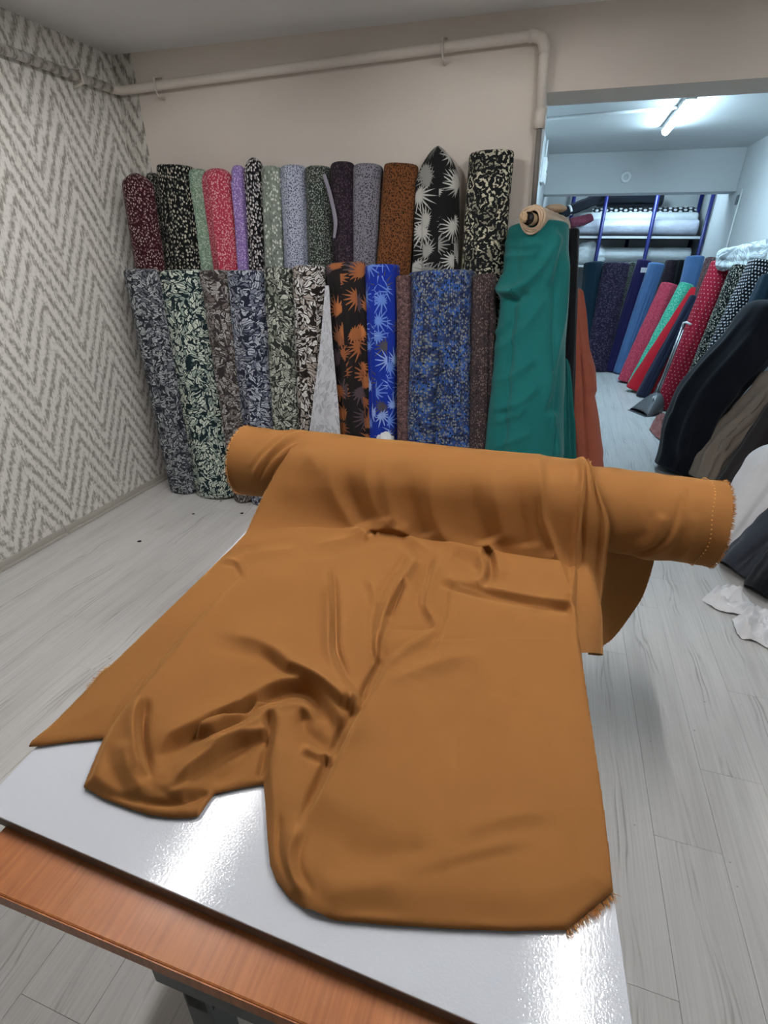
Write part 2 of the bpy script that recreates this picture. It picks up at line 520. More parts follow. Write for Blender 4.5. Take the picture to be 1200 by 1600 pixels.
# paper turned round the corner, with a slightly slanting cut edge
sv = [(XL, YB - .002, 0), (-2.60, YB - .002, 0), (-2.67, YB - .002, ZC), (XL, YB - .002, ZC)]
sv += [(x, YB, z) for x, y, z in sv]
mesh_obj('wallpaper_strip', sv, [(0, 1, 2, 3), (1, 5, 6, 2), (0, 3, 7, 4), (3, 2, 6, 7)], MAT['wallpaper_return'], wb, smooth=False)

ce = box('ceiling', (XL - .1, YF, ZC), (XR + .1, YB, ZC + .1), MAT['ceiling']); struct(ce, 'grey white plaster ceiling of the front room')
wr = box('wall_right', (XR, YF, 0), (XR + .15, YE, ZR + .1), MAT['rear_wall']); struct(wr, 'pale plaster wall on the right of both rooms')
wf = box('wall_front', (XL, YF - .15, 0), (XR, YF, ZC + .1), MAT['wall']); struct(wf, 'plain wall behind the camera')
c2 = box('ceiling_rear', (XRL, YT, ZR), (XR, YE, ZR + .1), MAT['rear_wall']); struct(c2, 'white rough plaster ceiling of the rear room'); c2.name = 'ceiling'
wl = box('wall_rear_left', (XRL - .15, YT, 0), (XRL, YE, ZR + .1), MAT['rear_wall']); struct(wl, 'white side wall of the rear room')
we = box('wall_rear', (XRL - .15, YE, 0), (XR, YE + .15, ZR + .1), MAT['rear_wall']); struct(we, 'end wall of the rear room behind the rack')
bmn = box('trim_1', (XRL, 8.4, 2.365), (XR, 8.75, ZR), MAT['rear_wall'], bevel=0.006); struct(bmn, 'deep white ceiling beam across the rear room')

# ------------------------------------------------------------------ lamps
def tube_lamp(x, y0, y1, z, mat, label, drop=0.045, wings=False):
    t = empty('ceiling_light', (x, (y0 + y1) / 2, z)); tag(t, label, 'ceiling light', 'tube lights')
    zz = 0.0; L = (y1 - y0) / 2
    h = box('housing', (-0.03, -L - .02, -0.03), (0.03, L + .02, 0.0), MAT['white'], t, 0.004)
    for s in (-1, 1):
        box('lamp_holder', (-0.018, s * L - .012, -drop - .03), (0.018, s * L + .012, -0.03), MAT['white'], t, 0.003)
    if wings:
        for s in (-1, 1):
            W = [(s * .022, -L, -.03), (s * .022, L, -.03), (s * .088, L, -.067), (s * .088, -L, -.067)]
            W += [(x + s * .002, y, z + .002) for x, y, z in W]
            mesh_obj('reflector', W, [(0, 1, 2, 3), (7, 6, 5, 4), (0, 4, 5, 1), (1, 5, 6, 2), (2, 6, 7, 3), (3, 7, 4, 0)], MAT['white'], t, smooth=False)
            E_ = [(-.022, s * L, -.03), (.022, s * L, -.03), (.088, s * L, -.067), (-.088, s * L, -.067)]
            E_ += [(x, y + s * .002, z) for x, y, z in E_]
            mesh_obj('reflector_end', E_, [(0, 1, 2, 3), (7, 6, 5, 4), (0, 4, 5, 1), (1, 5, 6, 2), (2, 6, 7, 3), (3, 7, 4, 0)], MAT['white'], t, smooth=False)
    tube('fluorescent_tube', [(0, -L, -drop - .012), (0, L, -drop - .012)], 0.014, mat, t, 10)
    return t
tube_lamp(-1.33, 0.82, 2.02, ZC, MAT['tube_main'], 'white tube light on the ceiling above the left side of the table', wings=True)
tube_lamp(0.47, 0.82, 2.02, ZC, MAT['tube_main'], 'white tube light on the ceiling above the right side of the table', wings=True)
def batten_lamp(x, y0, y1, z, label):
    t = empty('ceiling_light', (x, (y0 + y1) / 2, z)); tag(t, label, 'ceiling light', 'tube lights')
    L = (y1 - y0) / 2
    box('housing', (-0.042, -L - .03, -0.04), (0.042, L + .03, 0.0), MAT['white'], t, 0.004)
    V = []; n = 13
    for yy in (-L, L):
        for i in range(n):
            a = math.pi * i / (n - 1)
            V.append((-0.036 * math.cos(a), yy, -0.0405 - 0.040 * math.sin(a)))
    mesh_obj('diffuser', V, [(i, i + 1, n + i + 1, n + i) for i in range(n - 1)] + [tuple(range(n)), tuple(range(2 * n - 1, n - 1, -1))], MAT['tube_rear'], t)
    return t
batten_lamp(0.79, 5.75, 6.95, ZR, 'lit cool white tube light on the rear room ceiling')
batten_lamp(0.95, 8.82, 9.36, ZR, 'short cool tube light hidden behind the rear room beam')

# ------------------------------------------------------------------ pipes and wall fittings
pz = 2.515
pp = empty('heating_pipe', (XJ, YB, 1.2)); tag(pp, 'cream painted pipe running along the walls and down beside the opening', 'pipe')
pp.location = (0, 0, 0)
yp = YB - 0.045; xp = XL + 0.045
k = 0.05
elb = lambda a, c, b: [c + (a - c) * k / np.linalg.norm(a - c), c + ((a - c) / np.linalg.norm(a - c) + (b - c) / np.linalg.norm(b - c)) * k * 0.3, c + (b - c) * k / np.linalg.norm(b - c)]
A0 = np.array((xp, -3.2, pz)); A1 = np.array((xp, yp, pz)); A2 = np.array((-0.245, yp, 2.59)); A3 = np.array((-0.222, yp, 2.25)); A4 = np.array((-0.20, yp, 1.85))
tube('wallpapered_run', [A0, A1 + (0, -.06, 0)], 0.0235, MAT['wallpaper'], pp, 16)
tube('pipe_run', [A1 + (0, -.07, 0)] + elb(A0, A1, A2) + elb(A1, A2, A3) + [A3], 0.0235, MAT['pipe'], pp, 16)
tube('elbow_joint', [A2 + (-.075, 0, -.003)] + elb(A1, A2, A3) + [A2 + (.004, 0, -.075)], 0.0275, MAT['pipe'], pp, 16)
tube('coupling', [A3 + (0, 0, .05), A3 + (0, 0, -.03)], 0.028, MAT['pipe'], pp, 16)
tube('lower_run', [A3, A4], 0.014, MAT['darkpipe'], pp, 14)
for bx_, bz in ((-2.48, 2.523), (-0.74, 2.574)):
    tube('clip', [(bx_, yp + .045, bz + .05), (bx_, yp + .02, bz + .045), (bx_, yp - .026, bz + .03), (bx_, yp - .03, bz - .01), (bx_, yp - .02, bz - .045), (bx_, yp + .045, bz - .055)], 0.007, MAT['pipe'], pp, 8)
tube('clip', [(xp - .045, 3.0, pz + .03), (xp + .026, 3.0, pz + .03), (xp + .028, 3.0, pz - .03), (xp - .045, 3.0, pz - .045)], 0.007, MAT['pipe'], pp, 8)

jb = empty('junction_box', (XRL, 7.3, 2.5)); tag(jb, 'small white junction box on the rear room side wall', 'junction box')
box('cover', (0, -.16, -.12), (0.05, .16, .12), MAT['white'], jb, 0.008)
box('screw', (0.05, -.012, -.012), (0.055, .012, .012), MAT['graymetal'], jb)
tube('cable', [(0.02, 0, .12), (0.02, 0.0, .30)], 0.012, MAT['white'], jb, 8)
cd = tag(tube('cable_duct', [(XRL, 6.3, ZR - .01), (0.2, 6.2, ZR - .012), (0.76, 6.1, ZR - .012)], 0.014, MAT['white'], None, 8), 'thin white cable duct along the rear room ceiling to the tube light', 'cable duct')
cp = empty('ceiling_rose', (0.60, 8.4, 2.54)); tag(cp, 'round white cover cap on the rear room beam', 'cover cap')
tube('rim', [(0, 0, 0), (0, -.022, 0), (0, -.03, 0)], [0.065, 0.062, 0.052], MAT['white'], cp, 24)
tube('centre_disc', [(0, -.03, 0), (0, -.036, 0)], [0.03, 0.026], MAT['rear_wall'], cp, 16)
sw = empty('wall_switch', (XR, 8.2, 2.26)); tag(sw, 'grey switch with a vertical conduit on the plaster wall by the rack', 'switch')
box('switch_plate', (-.02, -.04, -.05), (0, .04, .05), MAT['graymetal'], sw, 0.004)
tube('conduit', [(-.012, -.12, .1), (-.012, -.12, -1.2)], 0.010, MAT['white'], sw, 8)

# ------------------------------------------------------------------ table with a white board on it
ZT = 0.77
th = math.radians(2.0)
tb = empty('table', (0.22, 0.335, 0)); tb.rotation_euler = (0, 0, math.radians(0.8)); tag(tb, 'orange veneered work table under the white board', 'table')
box('table_top', (-1.01, -0.078, 0.715), (-0.06, 1.56, 0.745), MAT['wood'], tb, 0.003)
box('edge_band', (-1.011, -0.0795, 0.716), (-0.059, -0.078, 0.744), MAT['wood'], tb)
box('drawer_case', (-0.675, -0.062, 0.61), (-0.08, 0.5, 0.715), MAT['graymetal'], tb, 0.004)
box('corner_bracket', (-0.65, -0.045, 0.50), (-0.60, 0.005, 0.61), MAT['black'], tb, 0.006)
for lx in (-0.625, -0.12):
    for ly in (-0.02, 1.45):
        lg = box('leg', (lx - .025, ly - .025, 0.03), (lx + .025, ly + .025, 0.715), MAT['graymetal'], tb, 0.003)
        box('foot', (lx - .04, ly - .04, 0.0), (lx + .04, ly + .04, 0.03), MAT['black'], lg, 0.006)
wbd = empty('white_board', (0, 0, 0)); tag(wbd, 'glossy white panel lying on the orange table', 'panel')
def meet(a, b, c, d):
    a, b, c, d = [np.array(v[:2]) for v in (a, b, c, d)]
    u_, v_ = b - a, d - c
    t = ((c - a)[0] * v_[1] - (c - a)[1] * v_[0]) / (u_[0] * v_[1] - u_[1] * v_[0])
    return a + u_ * t
fA, fB = onz(0, 1277, ZT), onz(745, 1600, ZT)
rA, rB = onz(959, 1394, ZT), onz(988, 1600, ZT)
FR_ = meet(fA, fB, rA, rB); FL_ = fA[:2] + (fA - fB)[:2] * 0.065
RD = (rA - rB)[:2] / np.linalg.norm((rA - rB)[:2])
BR_ = FR_ + RD * 1.56; BL_ = FL_ + RD * 1.56 + np.array([-.02, 0])
quad = [FL_, FR_, BR_, BL_]
def slab(name, q, z0, z1, mat, parent, bev):
    bm = bmesh.new()
    lo = [bm.verts.new((p[0], p[1], z0)) for p in q]; hi = [bm.verts.new((p[0], p[1], z1)) for p in q]
    bm.faces.new(hi); bm.faces.new(lo[::-1])
    for i in range(4): bm.faces.new((lo[i], lo[(i + 1) % 4], hi[(i + 1) % 4], hi[i]))
    return bm_obj(name, bm, mat, parent, False, bev)
slab('panel_face', quad, 0.765, ZT, MAT['board'], wbd, 0.0012)
slab('panel_core', [p * 0.9996 for p in quad], 0.745, 0.765, MAT['board_edge'], wbd, 0.0)

# ------------------------------------------------------------------ the ochre cloth: wound roll, unrolled sheet, hanging folds
YA, ZA, RR = 1.65, ZT + 0.137, 0.135
X0, X1 = -1.085, 0.565
br = empty('fabric_roll', (0, 0, 0)); tag(br, 'thick ochre brown fabric roll lying across the white panel, partly unrolled over it', 'fabric roll')
rng = np.random.default_rng(7)

def near_normal_displace(V, N, h): return V + N * h[:, None]

def grid_normals(V, nu, nv):
    G = V.reshape(nv, nu, 3)
    du = np.gradient(G, axis=1); dv = np.gradient(G, axis=0)
    n = np.cross(du, dv); n /= np.maximum(np.linalg.norm(n, axis=2, keepdims=True), 1e-9)
    return n.reshape(-1, 3)

# wound cloth
nu, nv = 150, 260
th_ = np.linspace(0, 2 * np.pi, nu)
xs = np.linspace(X0, X1, nv)
TH, XX = np.meshgrid(th_, xs)
lay = 0.0015 * np.sin(XX * 23 + 2 * np.sin(XX * 7)) * np.cos(TH * 2 + XX * 3) + 0.001 * np.sin(XX * 60 + TH * 3)
RAD = RR + lay
V = np.stack([XX, YA - RAD * np.sin(TH), ZA + RAD * np.cos(TH)], -1).reshape(-1, 3)
N = np.stack([0 * XX, -np.sin(TH), np.cos(TH)], -1).reshape(-1, 3)
P = proj(V); fr = ((V - CP) * N).sum(1) < 0.0
h = np.zeros(len(V))
for pts, A, a, b in [
    ([(388, 735), (403, 712), (420, 696), (448, 677)], 0.004, 7, 3),
    ([(394, 752), (413, 720), (447, 690), (500, 674)], 0.009, 9, 4),
    ([(408, 760), (424, 728), (455, 700), (490, 688)], 0.007, 7, 4),
    ([(1078, 757), (1060, 818), (1033, 855), (975, 872)], 0.006, 16, 3),
    ([(1035, 800), (1020, 845), (985, 862)], 0.004, 12, 8),
    ([(960, 760), (965, 800), (958, 850)], 0.003, 20, 20),
    ([(1085, 800), (1075, 850), (1050, 878)], 0.004, 8, 8)]:
    h += np.where(fr, fold(P, 'ridge', pts, A * 1.9, a, b, (0.15, 0.25), None, 0.5), 0)
V = near_normal_displace(V, N, h)
uv = np.stack([XX.ravel(), TH.ravel() * RR], -1)
mesh_obj('wound_cloth', V, grid_faces(nu, nv), MAT['brown'], br, uv)
# wound ends: visible layers of the spiral and the cardboard core
for s, xe in ((-1, X0), (1, X1)):
    rings = []; nr_ = 26; na = 64
    for j in range(nr_):
        f = j / (nr_ - 1)
        rad = 0.032 + (RR - 0.033) * f
        x = xe - s * (0.004 + 0.004 * (j % 2)) + s * 0.003 * math.sin(j * 1.7)
        for a in range(na):
            t = 2 * math.pi * a / na
            rr = rad + 0.004 * a / na
            rings.append((x + 0.0015 * math.sin(3 * t + j), YA - rr * math.sin(t), ZA + rr * math.cos(t)))
    mesh_obj('roll_end', rings, grid_faces(na, nr_, True), MAT['brown'], br, np.array([(p[1], p[2]) for p in rings]))
core = tube('cardboard_core', [(X0 + .02, YA, ZA), (X0 - .012, YA, ZA)], [0.033, 0.033], MAT['card'], br, 24)
tube('cardboard_core', [(X1 - .02, YA, ZA), (X1 + .012, YA, ZA)], [0.033, 0.033], MAT['card'], br, 24)

def fringe(name, pts, dirs, length, width, n, parent, spread=0.6, mat=None, up=(0, 0, 1)):
    # short loose threads along a line of 3-D points
    pts = np.asarray(pts, float); dirs = np.asarray(dirs, float)
    V = []; Fc = []
    for i in range(n):
        t = rng.uniform(0, len(pts) - 1.001); k = int(t); f = t - k
        p = pts[k] * (1 - f) + pts[k + 1] * f
        d = dirs[k] * (1 - f) + dirs[k + 1] * f
        d = d / np.linalg.norm(d) + rng.normal(0, spread, 3) * 0.5
        d /= np.linalg.norm(d)
        L = length * rng.uniform(0.4, 1.2)
        e1, e2, _ = frame(d)
        b = len(V)
        w = width * rng.uniform(0.6, 1.2)
        q = p + d * L * 0.55 + e1 * L * rng.normal(0, .15)
        for a in range(3):
            an = 2 * math.pi * a / 3
            V.append(p + w * (math.cos(an) * e1 + math.sin(an) * e2))
        for a in range(3):
            an = 2 * math.pi * a / 3
            V.append(q + 0.7 * w * (math.cos(an) * e1 + math.sin(an) * e2))
        V.append(p + d * L)
        for a in range(3):
            a2 = (a + 1) % 3
            Fc.append((b + a, b + a2, b + 3 + a2, b + 3 + a)); Fc.append((b + 3 + a, b + 3 + a2, b + 6))
    o = mesh_obj(name, V, Fc, mat or MAT['fray'], parent, smooth=False)
    o['kind'] = 'stuff'
    return o

for s, xe in ((-1, X0), (1, X1)):
    tt = np.linspace(0, 2 * np.pi, 60)
    pts = np.stack([np.full(60, xe), YA - (RR - .002) * np.sin(tt), ZA + (RR - .002) * np.cos(tt)], -1)
    dr = np.stack([np.full(60, s * 0.8), -np.sin(tt) * 0.5, np.cos(tt) * 0.5], -1)
    fringe('frayed_end', pts, dr, 0.011, 0.0011, 900, br)
# stitched selvedge dashes round the roll near its right end
V = []; Fc = []
for i in range(64):
    t = 2 * math.pi * i / 64
    x = X1 - 0.048 + 0.004 * math.sin(5 * t)
    for dx, dt, dz in ((-.002, -.018, 0), (.002, -.018, 0), (.002, .018, 0), (-.002, .018, 0), (-.001, -.012, .0022), (.001, -.012, .0022), (.001, .012, .0022), (-.001, .012, .0022)):
        r_ = RR + 0.0015 + dz
        V.append((x + dx, YA - r_ * math.sin(t + dt), ZA + r_ * math.cos(t + dt)))
    b = 8 * i
    Fc += [(b + 4, b + 5, b + 6, b + 7), (b, b + 1, b + 5, b + 4), (b + 1, b + 2, b + 6, b + 5), (b + 2, b + 3, b + 7, b + 6), (b + 3, b, b + 4, b + 7)]
so = mesh_obj('selvedge_stitches', V, Fc, MAT['fray'], br); so['kind'] = 'stuff'

# unrolled sheet -------------------------------------------------------------
RS = RR + 0.006
xa, xb = -0.99, 0.232
DX = 0.0026
ncol = int((xb - xa) / DX)
cols = np.linspace(xa, xb, ncol)
n1, n2 = 70, 60
yend = 0.36
def profile(x):
    f = sm((x + 0.9) / 0.35)
    phi = math.radians(64 + (80 - 64) * f)
    yc = np.interp(x, [-.95, -.9, -.7, -.5, -.3, -.05, .08, .16, .23], [1.32, 1.345, 1.42, 1.462, 1.485, 1.49, 1.485, 1.44, 1.40])
    a = np.linspace(-math.radians(35), phi, n1)
    rs = RS + 0.004 * math.exp(-((x + .2) / .35) ** 2)
    cyl = np.stack([YA - rs * np.sin(a), ZA + rs * np.cos(a)], -1)
    p0 = cyl[-1]; tg = np.array([-math.cos(phi), -math.sin(phi)])
    p1 = p0 + tg * ((p0[1] - (ZT + .012)) / math.sin(phi)) * 0.97
    p2 = np.array([min(yc, p1[0] - .012), ZT + 0.004])
    t = np.linspace(0, 1, n2 + 1)[1:, None]
    bz = (1 - t) ** 2 * p0 + 2 * t * (1 - t) * p1 + t * t * p2
    n3 = 430
    yy = np.linspace(p2[0], yend, n3 + 1)[1:]
    fl = np.stack([yy, np.full(n3, ZT + 0.004)], -1)
    return np.vstack([cyl, bz, fl])
PR = np.array([profile(x) for x in cols])             # ncol, nrow, 2
nrow = PR.shape[1]
G = np.empty((nrow, ncol, 3)); G[:, :, 0] = cols[None, :]; G[:, :, 1] = PR[:, :, 0].T; G[:, :, 2] = PR[:, :, 1].T
V = G.reshape(-1, 3)
N = -grid_normals(V, ncol, nrow)
if N[-1, 2] < 0: N = -N
P = proj(V)

outline = [(500, 640), (462, 690), (436, 730), (417, 764), (400, 800), (384, 835), (362, 858), (346, 873), (320, 899), (280, 938), (240, 977), (200, 1016), (172, 1043), (163, 1049), (152, 1060), (143, 1072), (110, 1106), (80, 1136), (50, 1160), (46, 1168), (60, 1167), (110, 1160), (163, 1155),
           (152, 1180), (131, 1231), (160, 1248), (200, 1264), (235, 1275), (268, 1279), (300, 1279), (312, 1275), (326, 1254), (335, 1242), (375, 1233), (412, 1226), (415, 1260), (418, 1310), (422, 1352), (432, 1378), (452, 1404), (485, 1428), (525, 1439), (600, 1446), (700, 1452), (800, 1456), (884, 1454), (925, 1421), (958, 1394),
           (953, 1345), (944, 1270), (934, 1200), (922, 1120), (913, 1058), (906, 1005), (903, 955), (906, 900), (912, 840), (918, 790), (922, 750), (930, 640)]
OP = np.array(outline, float)
def inside(P, poly):
    r = np.zeros(len(P), bool); n = len(poly)
    x, y = P[:, 0], P[:, 1]
    for i in range(n):
        x1, y1 = poly[i]; x2, y2 = poly[(i + 1) % n]
        c = ((y1 > y) != (y2 > y)) & (x < (x2 - x1) * (y - y1) / (y2 - y1 + 1e-12) + x1)
        r ^= c
    return r
ins = inside(P, OP)
ins = ins | ((P[:, 1] < 700) & (P[:, 0] > 455) & (P[:, 0] < 930) & (V[:, 1] > YA - .02))
# features of the folded sheet, traced as crest lines over the real surface
Fh = np.zeros(len(V))
FEAT = [
 # second layer lying over the lower left layer
 ('step', [(425, 858), (366, 910), (287, 991), (216, 1078), (170, 1141), (140, 1215)], -1, 0.012, 1, 3, (0.5, 0.0), 90),
 # large right panel folded over the left part
 ('step', [(604, 960), (601, 1000), (600, 1041), (560, 1113), (528, 1177), (499, 1240), (470, 1295)], -1, 0.024, 1, 3.5, (0.42, 0.2), 95),
 ('ridge', [(596, 975), (592, 1000), (590, 1041), (551, 1110), (519, 1172), (491, 1236), (464, 1290)], 1, -0.012, 7, 5, (0.15, 0.15), None),
 ('ridge', [(419, 1110), (420, 1142), (414, 1180), (405, 1222)], 1, -0.010, 5, 5, (0.2, 0.1), None),
 # long diagonal swell
 ('ridge', [(325, 985), (412, 1006), (482, 1050), (537, 1082), (570, 1112)], 1, 0.020, 26, 12, (0.25, 0.1), None),
 ('ridge', [(400, 1007), (450, 1036), (505, 1070), (560, 1112)], 1, 0.014, 22, 7, (0.25, 0.1), None),
 # double upright crease
 ('ridge', [(508, 880), (513, 953), (515, 1020), (538, 1068), (566, 1106)], 1, 0.011, 7, 12, (0.2, 0.05), None),
 ('ridge', [(522, 885), (525, 955), (527, 1018), (548, 1063)], 1, -0.006, 6, 5, (0.25, 0.15), None),
 # arch
 ('ridge', [(225, 1178), (300, 1140), (385, 1099), (445, 1069), (482, 1069), (514, 1092), (536, 1130), (530, 1172)], 1, 0.030, 24, 10, (0.15, 0.12), None),
 ('ridge', [(240, 1184), (310, 1150), (372, 1125), (408, 1098), (470, 1086), (497, 1106), (508, 1140)], 1, -0.016, 6, 8, (0.12, 0.12), None),
 ('ridge', [(300, 1168), (372, 1138), (408, 1113), (450, 1101), (478, 1108), (492, 1130)], 1, 0.020, 8, 10, (0.2, 0.15), None),
 ('ridge', [(270, 1218), (315, 1190), (365, 1158), (425, 1142)], 1, 0.022, 14, 10, (0.2, 0.1), None),
 ('ridge', [(255, 1240), (310, 1205), (370, 1172), (424, 1153)], 1, -0.010, 8, 8, (0.2, 0.1), None),
 # vertical side of the front panel
 ('step', [(426, 1105), (428, 1140), (422, 1180), (413, 1225)], -1, 0.018, 1, 4, (0.15, 0.0), 70),
 ('ridge', [(470, 1110), (480, 1150), (520, 1180)], 1, -0.012, 16, 16, (0.2, 0.2), None),
 ('ridge', [(470, 1165), (500, 1178), (525, 1186)], 1, 0.010, 10, 8, (0.25, 0.1), None),
 # small upright crease at the left
 ('ridge', [(222, 1085), (211, 1130), (212, 1170), (226, 1215)], 1, 0.015, 10, 16, (0.2, 0.2), None),
 ('ridge', [(232, 1088), (223, 1130), (226, 1180), (238, 1222)], 1, -0.012, 6, 7, (0.2, 0.2), None),
 ('ridge', [(190, 1150), (200, 1200), (230, 1245)], 1, 0.008, 16, 16, (0.2, 0.2), None),
 # front hem of the left part
 ('ridge', [(131, 1234), (175, 1246), (225, 1256), (268, 1259), (305, 1249), (335, 1240)], 1, -0.010, 5, 5, (0.05, 0.05), None),
 ('ridge', [(365, 1140), (330, 1180), (295, 1212), (268, 1250)], 1, 0.016, 16, 22, (0.25, 0.1), None),
 ('ridge', [(395, 1165), (370, 1200), (330, 1232)], 1, -0.006, 14, 14, (0.2, 0.2), None),
 # bottom left of the right panel
 ('ridge', [(470, 1285), (452, 1330), (455, 1370), (478, 1410)], 1, 0.010, 10, 18, (0.2, 0.2), None),
 ('ridge', [(440, 1270), (436, 1320), (446, 1365), (466, 1400)], 1, -0.007, 6, 6, (0.2, 0.2), None),
 ('ridge', [(500, 1405), (560, 1385), (640, 1370)], 1, 0.004, 26, 26, (0.2, 0.3), None),
 ('ridge', [(520, 1330), (600, 1340), (690, 1320)], 1, -0.004, 30, 30, (0.3, 0.3), None),
 ('ridge', [(700, 1310), (780, 1280), (880, 1265)], 1, 0.003, 22, 14, (0.3, 0.3), None),
 ('ridge', [(640, 1360), (740, 1330), (840, 1310)], 1, 0.0025, 18, 10, (0.3, 0.3), None),
 # upper crossing folds
 ('ridge', [(655, 858), (640, 890), (618, 920), (598, 962), (590, 1020)], 1, 0.022, 9, 8, (0.2, 0.25), None),
 ('ridge', [(636, 905), (622, 935), (608, 972)], 1, -0.012, 6, 6, (0.25, 0.25), None),
 ('ridge', [(592, 980), (588, 1010), (594, 1040)], 1, 0.010, 8, 5, (0.3, 0.2), None),
 ('ridge', [(575, 900), (585, 930), (592, 950)], 1, 0.006, 10, 7, (0.3, 0.2), None),
 ('ridge', [(693, 868), (677, 898), (665, 945), (682, 982), (640, 1010), (600, 1048)], 1, 0.016, 10, 7, (0.15, 0.15), None),
 ('ridge', [(672, 880), (664, 915), (660, 950)], 1, -0.007, 5, 5, (0.2, 0.2), None),
 ('step', [(704, 905), (696, 950), (689, 985), (672, 1020), (656, 1046)], -1, 0.014, 1, 3, (0.4, 0.4), 60),
 ('step', [(602, 983), (640, 984), (684, 983)], 1, 0.008, 1, 5, (0.3, 0.3), 30),
 ('ridge', [(600, 1068), (640, 1050), (700, 1030), (760, 1022)], 1, 0.007, 14, 16, (0.2, 0.35), None),
 ('ridge', [(685, 903), (747, 921), (827, 937), (897, 948)], 1, 0.014, 16, 6, (0.1, 0.05), None),
 ('ridge', [(700, 915), (760, 934), (830, 949), (895, 958)], 1, -0.006, 5, 8, (0.1, 0.1), None),
 # pinch at the foot of the roll and folds running from it
 ('ridge', [(470, 856), (538, 844), (566, 834), (600, 826), (632, 832), (664, 857), (700, 875)], 1, 0.016, 9, 9, (0.25, 0.2), None),
 ('ridge', [(556, 818), (566, 834), (578, 842)], 1, 0.012, 7, 7, (0.3, 0.3), None),
 ('ridge', [(570, 838), (580, 833), (590, 836)], 1, -0.010, 5, 5, (0.2, 0.2), None),
 ('ridge', [(757, 842), (750, 866), (756, 892), (738, 922)], 1, 0.018, 7, 9, (0.15, 0.2), None),
 ('ridge', [(757, 842), (774, 868), (786, 912)], 1, 0.012, 8, 8, (0.15, 0.3), None),
 ('ridge', [(766, 858), (766, 890), (760, 915)], 1, -0.008, 6, 6, (0.2, 0.3), None),
 ('ridge', [(706, 866), (735, 880), (750, 893)], 1, -0.006, 9, 9, (0.2, 0.2), None),
 ('ridge', [(345, 872), (372, 880), (384, 905)], 1, 0.007, 6, 5, (0.1, 0.3), None),
 ('ridge', [(350, 868), (420, 862), (470, 856)], 1, 0.006, 8, 10, (0.2, 0.2), None),
 # drapes down the front of the roll
 ('ridge', [(500, 700), (514, 735), (522, 770), (545, 811), (565, 835)], 1, 0.012, 12, 11, (0.45, 0.1), None),
 ('ridge', [(580, 690), (572, 742), (585, 790), (612, 828)], 1, 0.011, 12, 11, (0.45, 0.1), None),
 ('ridge', [(624, 694), (603, 750), (610, 800), (640, 838)], 1, 0.012, 12, 12, (0.45, 0.1), None),
 ('ridge', [(692, 700), (672, 756), (676, 804), (702, 848), (750, 866)], 1, 0.014, 14, 9, (0.45, 0.1), None),
 ('ridge', [(765, 715), (774, 780), (792, 855)], 1, 0.009, 14, 14, (0.5, 0.15), None),
 ('ridge', [(842, 695), (846, 763), (849, 811), (878, 885), (897, 950)], 1, 0.012, 5, 13, (0.2, 0.1), None),
 ('ridge', [(540, 725), (556, 785), (572, 824)], 1, -0.011, 11, 10, (0.55, 0.1), None),
 ('ridge', [(592, 720), (592, 775), (602, 815)], 1, -0.008, 8, 8, (0.55, 0.1), None),
 ('ridge', [(642, 725), (648, 785), (666, 842)], 1, -0.012, 13, 12, (0.55, 0.1), None),
 ('ridge', [(730, 735), (748, 800), (766, 850)], 1, -0.012, 14, 13, (0.55, 0.1), None),
 ('ridge', [(806, 730), (815, 795), (826, 858)], 1, -0.010, 13, 12, (0.55, 0.1), None),
 ('ridge', [(838, 765), (842, 820), (862, 872)], 1, -0.010, 8, 6, (0.3, 0.15), None),
 ('ridge', [(905, 700), (912, 745), (906, 790), (901, 860), (897, 915), (899, 955), (906, 1005), (914, 1055)], 1, 0.014, 7, 8, (0.08, 0.15), None),
 ('ridge', [(470, 700), (490, 720), (500, 745)], 1, 0.004, 8, 8, (0.2, 0.3), None),
 ('ridge', [(500, 690), (480, 715), (460, 745), (450, 790)], 1, 0.005, 10, 10, (0.2, 0.3), None),
 ('ridge', [(930, 690), (930, 740), (925, 790)], 1, 0.006, 8, 8, (0.1, 0.1), None),
]
def features(P):
    Fh = np.zeros(len(P))
    for kd, pts, sgn, A, w0, w1, ends, L in FEAT:
        rf = kd == 'ridge' and np.mean([q[1] for q in pts]) < 850 and abs(pts[0][1] - pts[-1][1]) > 20
        gn = 1.45 if rf else (1.08 if abs(A) >= 0.016 else 1.7)
        if not rf and kd == 'ridge' and abs(A) < 0.016: w0, w1 = w0 * .85, w1 * .85
        if rf: w0, w1 = w0 * 1.25, w1 * 1.25
        if kd == 'step' and sgn < 0: pts, ends = pts[::-1], ends[::-1]
        Fh += gn * fold(P, kd, pts, A, w0, w1, ends, L, 0.0 if rf else 0.3)
    return Fh
# soft irregular undulation of a light crepe
def vnoise(x, y, sc, seed):
    r = np.random.default_rng(seed); o = 0
    for k in range(5):
        a = r.uniform(0, 6.28); ph = r.uniform(0, 6.28); f = sc * r.uniform(.6, 1.5)
        o = o + np.sin((x * math.cos(a) + y * math.sin(a)) * f + ph)
    return o / 5
arc = (np.arange(nrow) * DX)[:, None] + 0 * cols[None, :]
und = vnoise(V[:, 0], arc.ravel(), 22, 3) * 0.0022 + vnoise(V[:, 0], arc.ravel(), 60, 5) * 0.0006
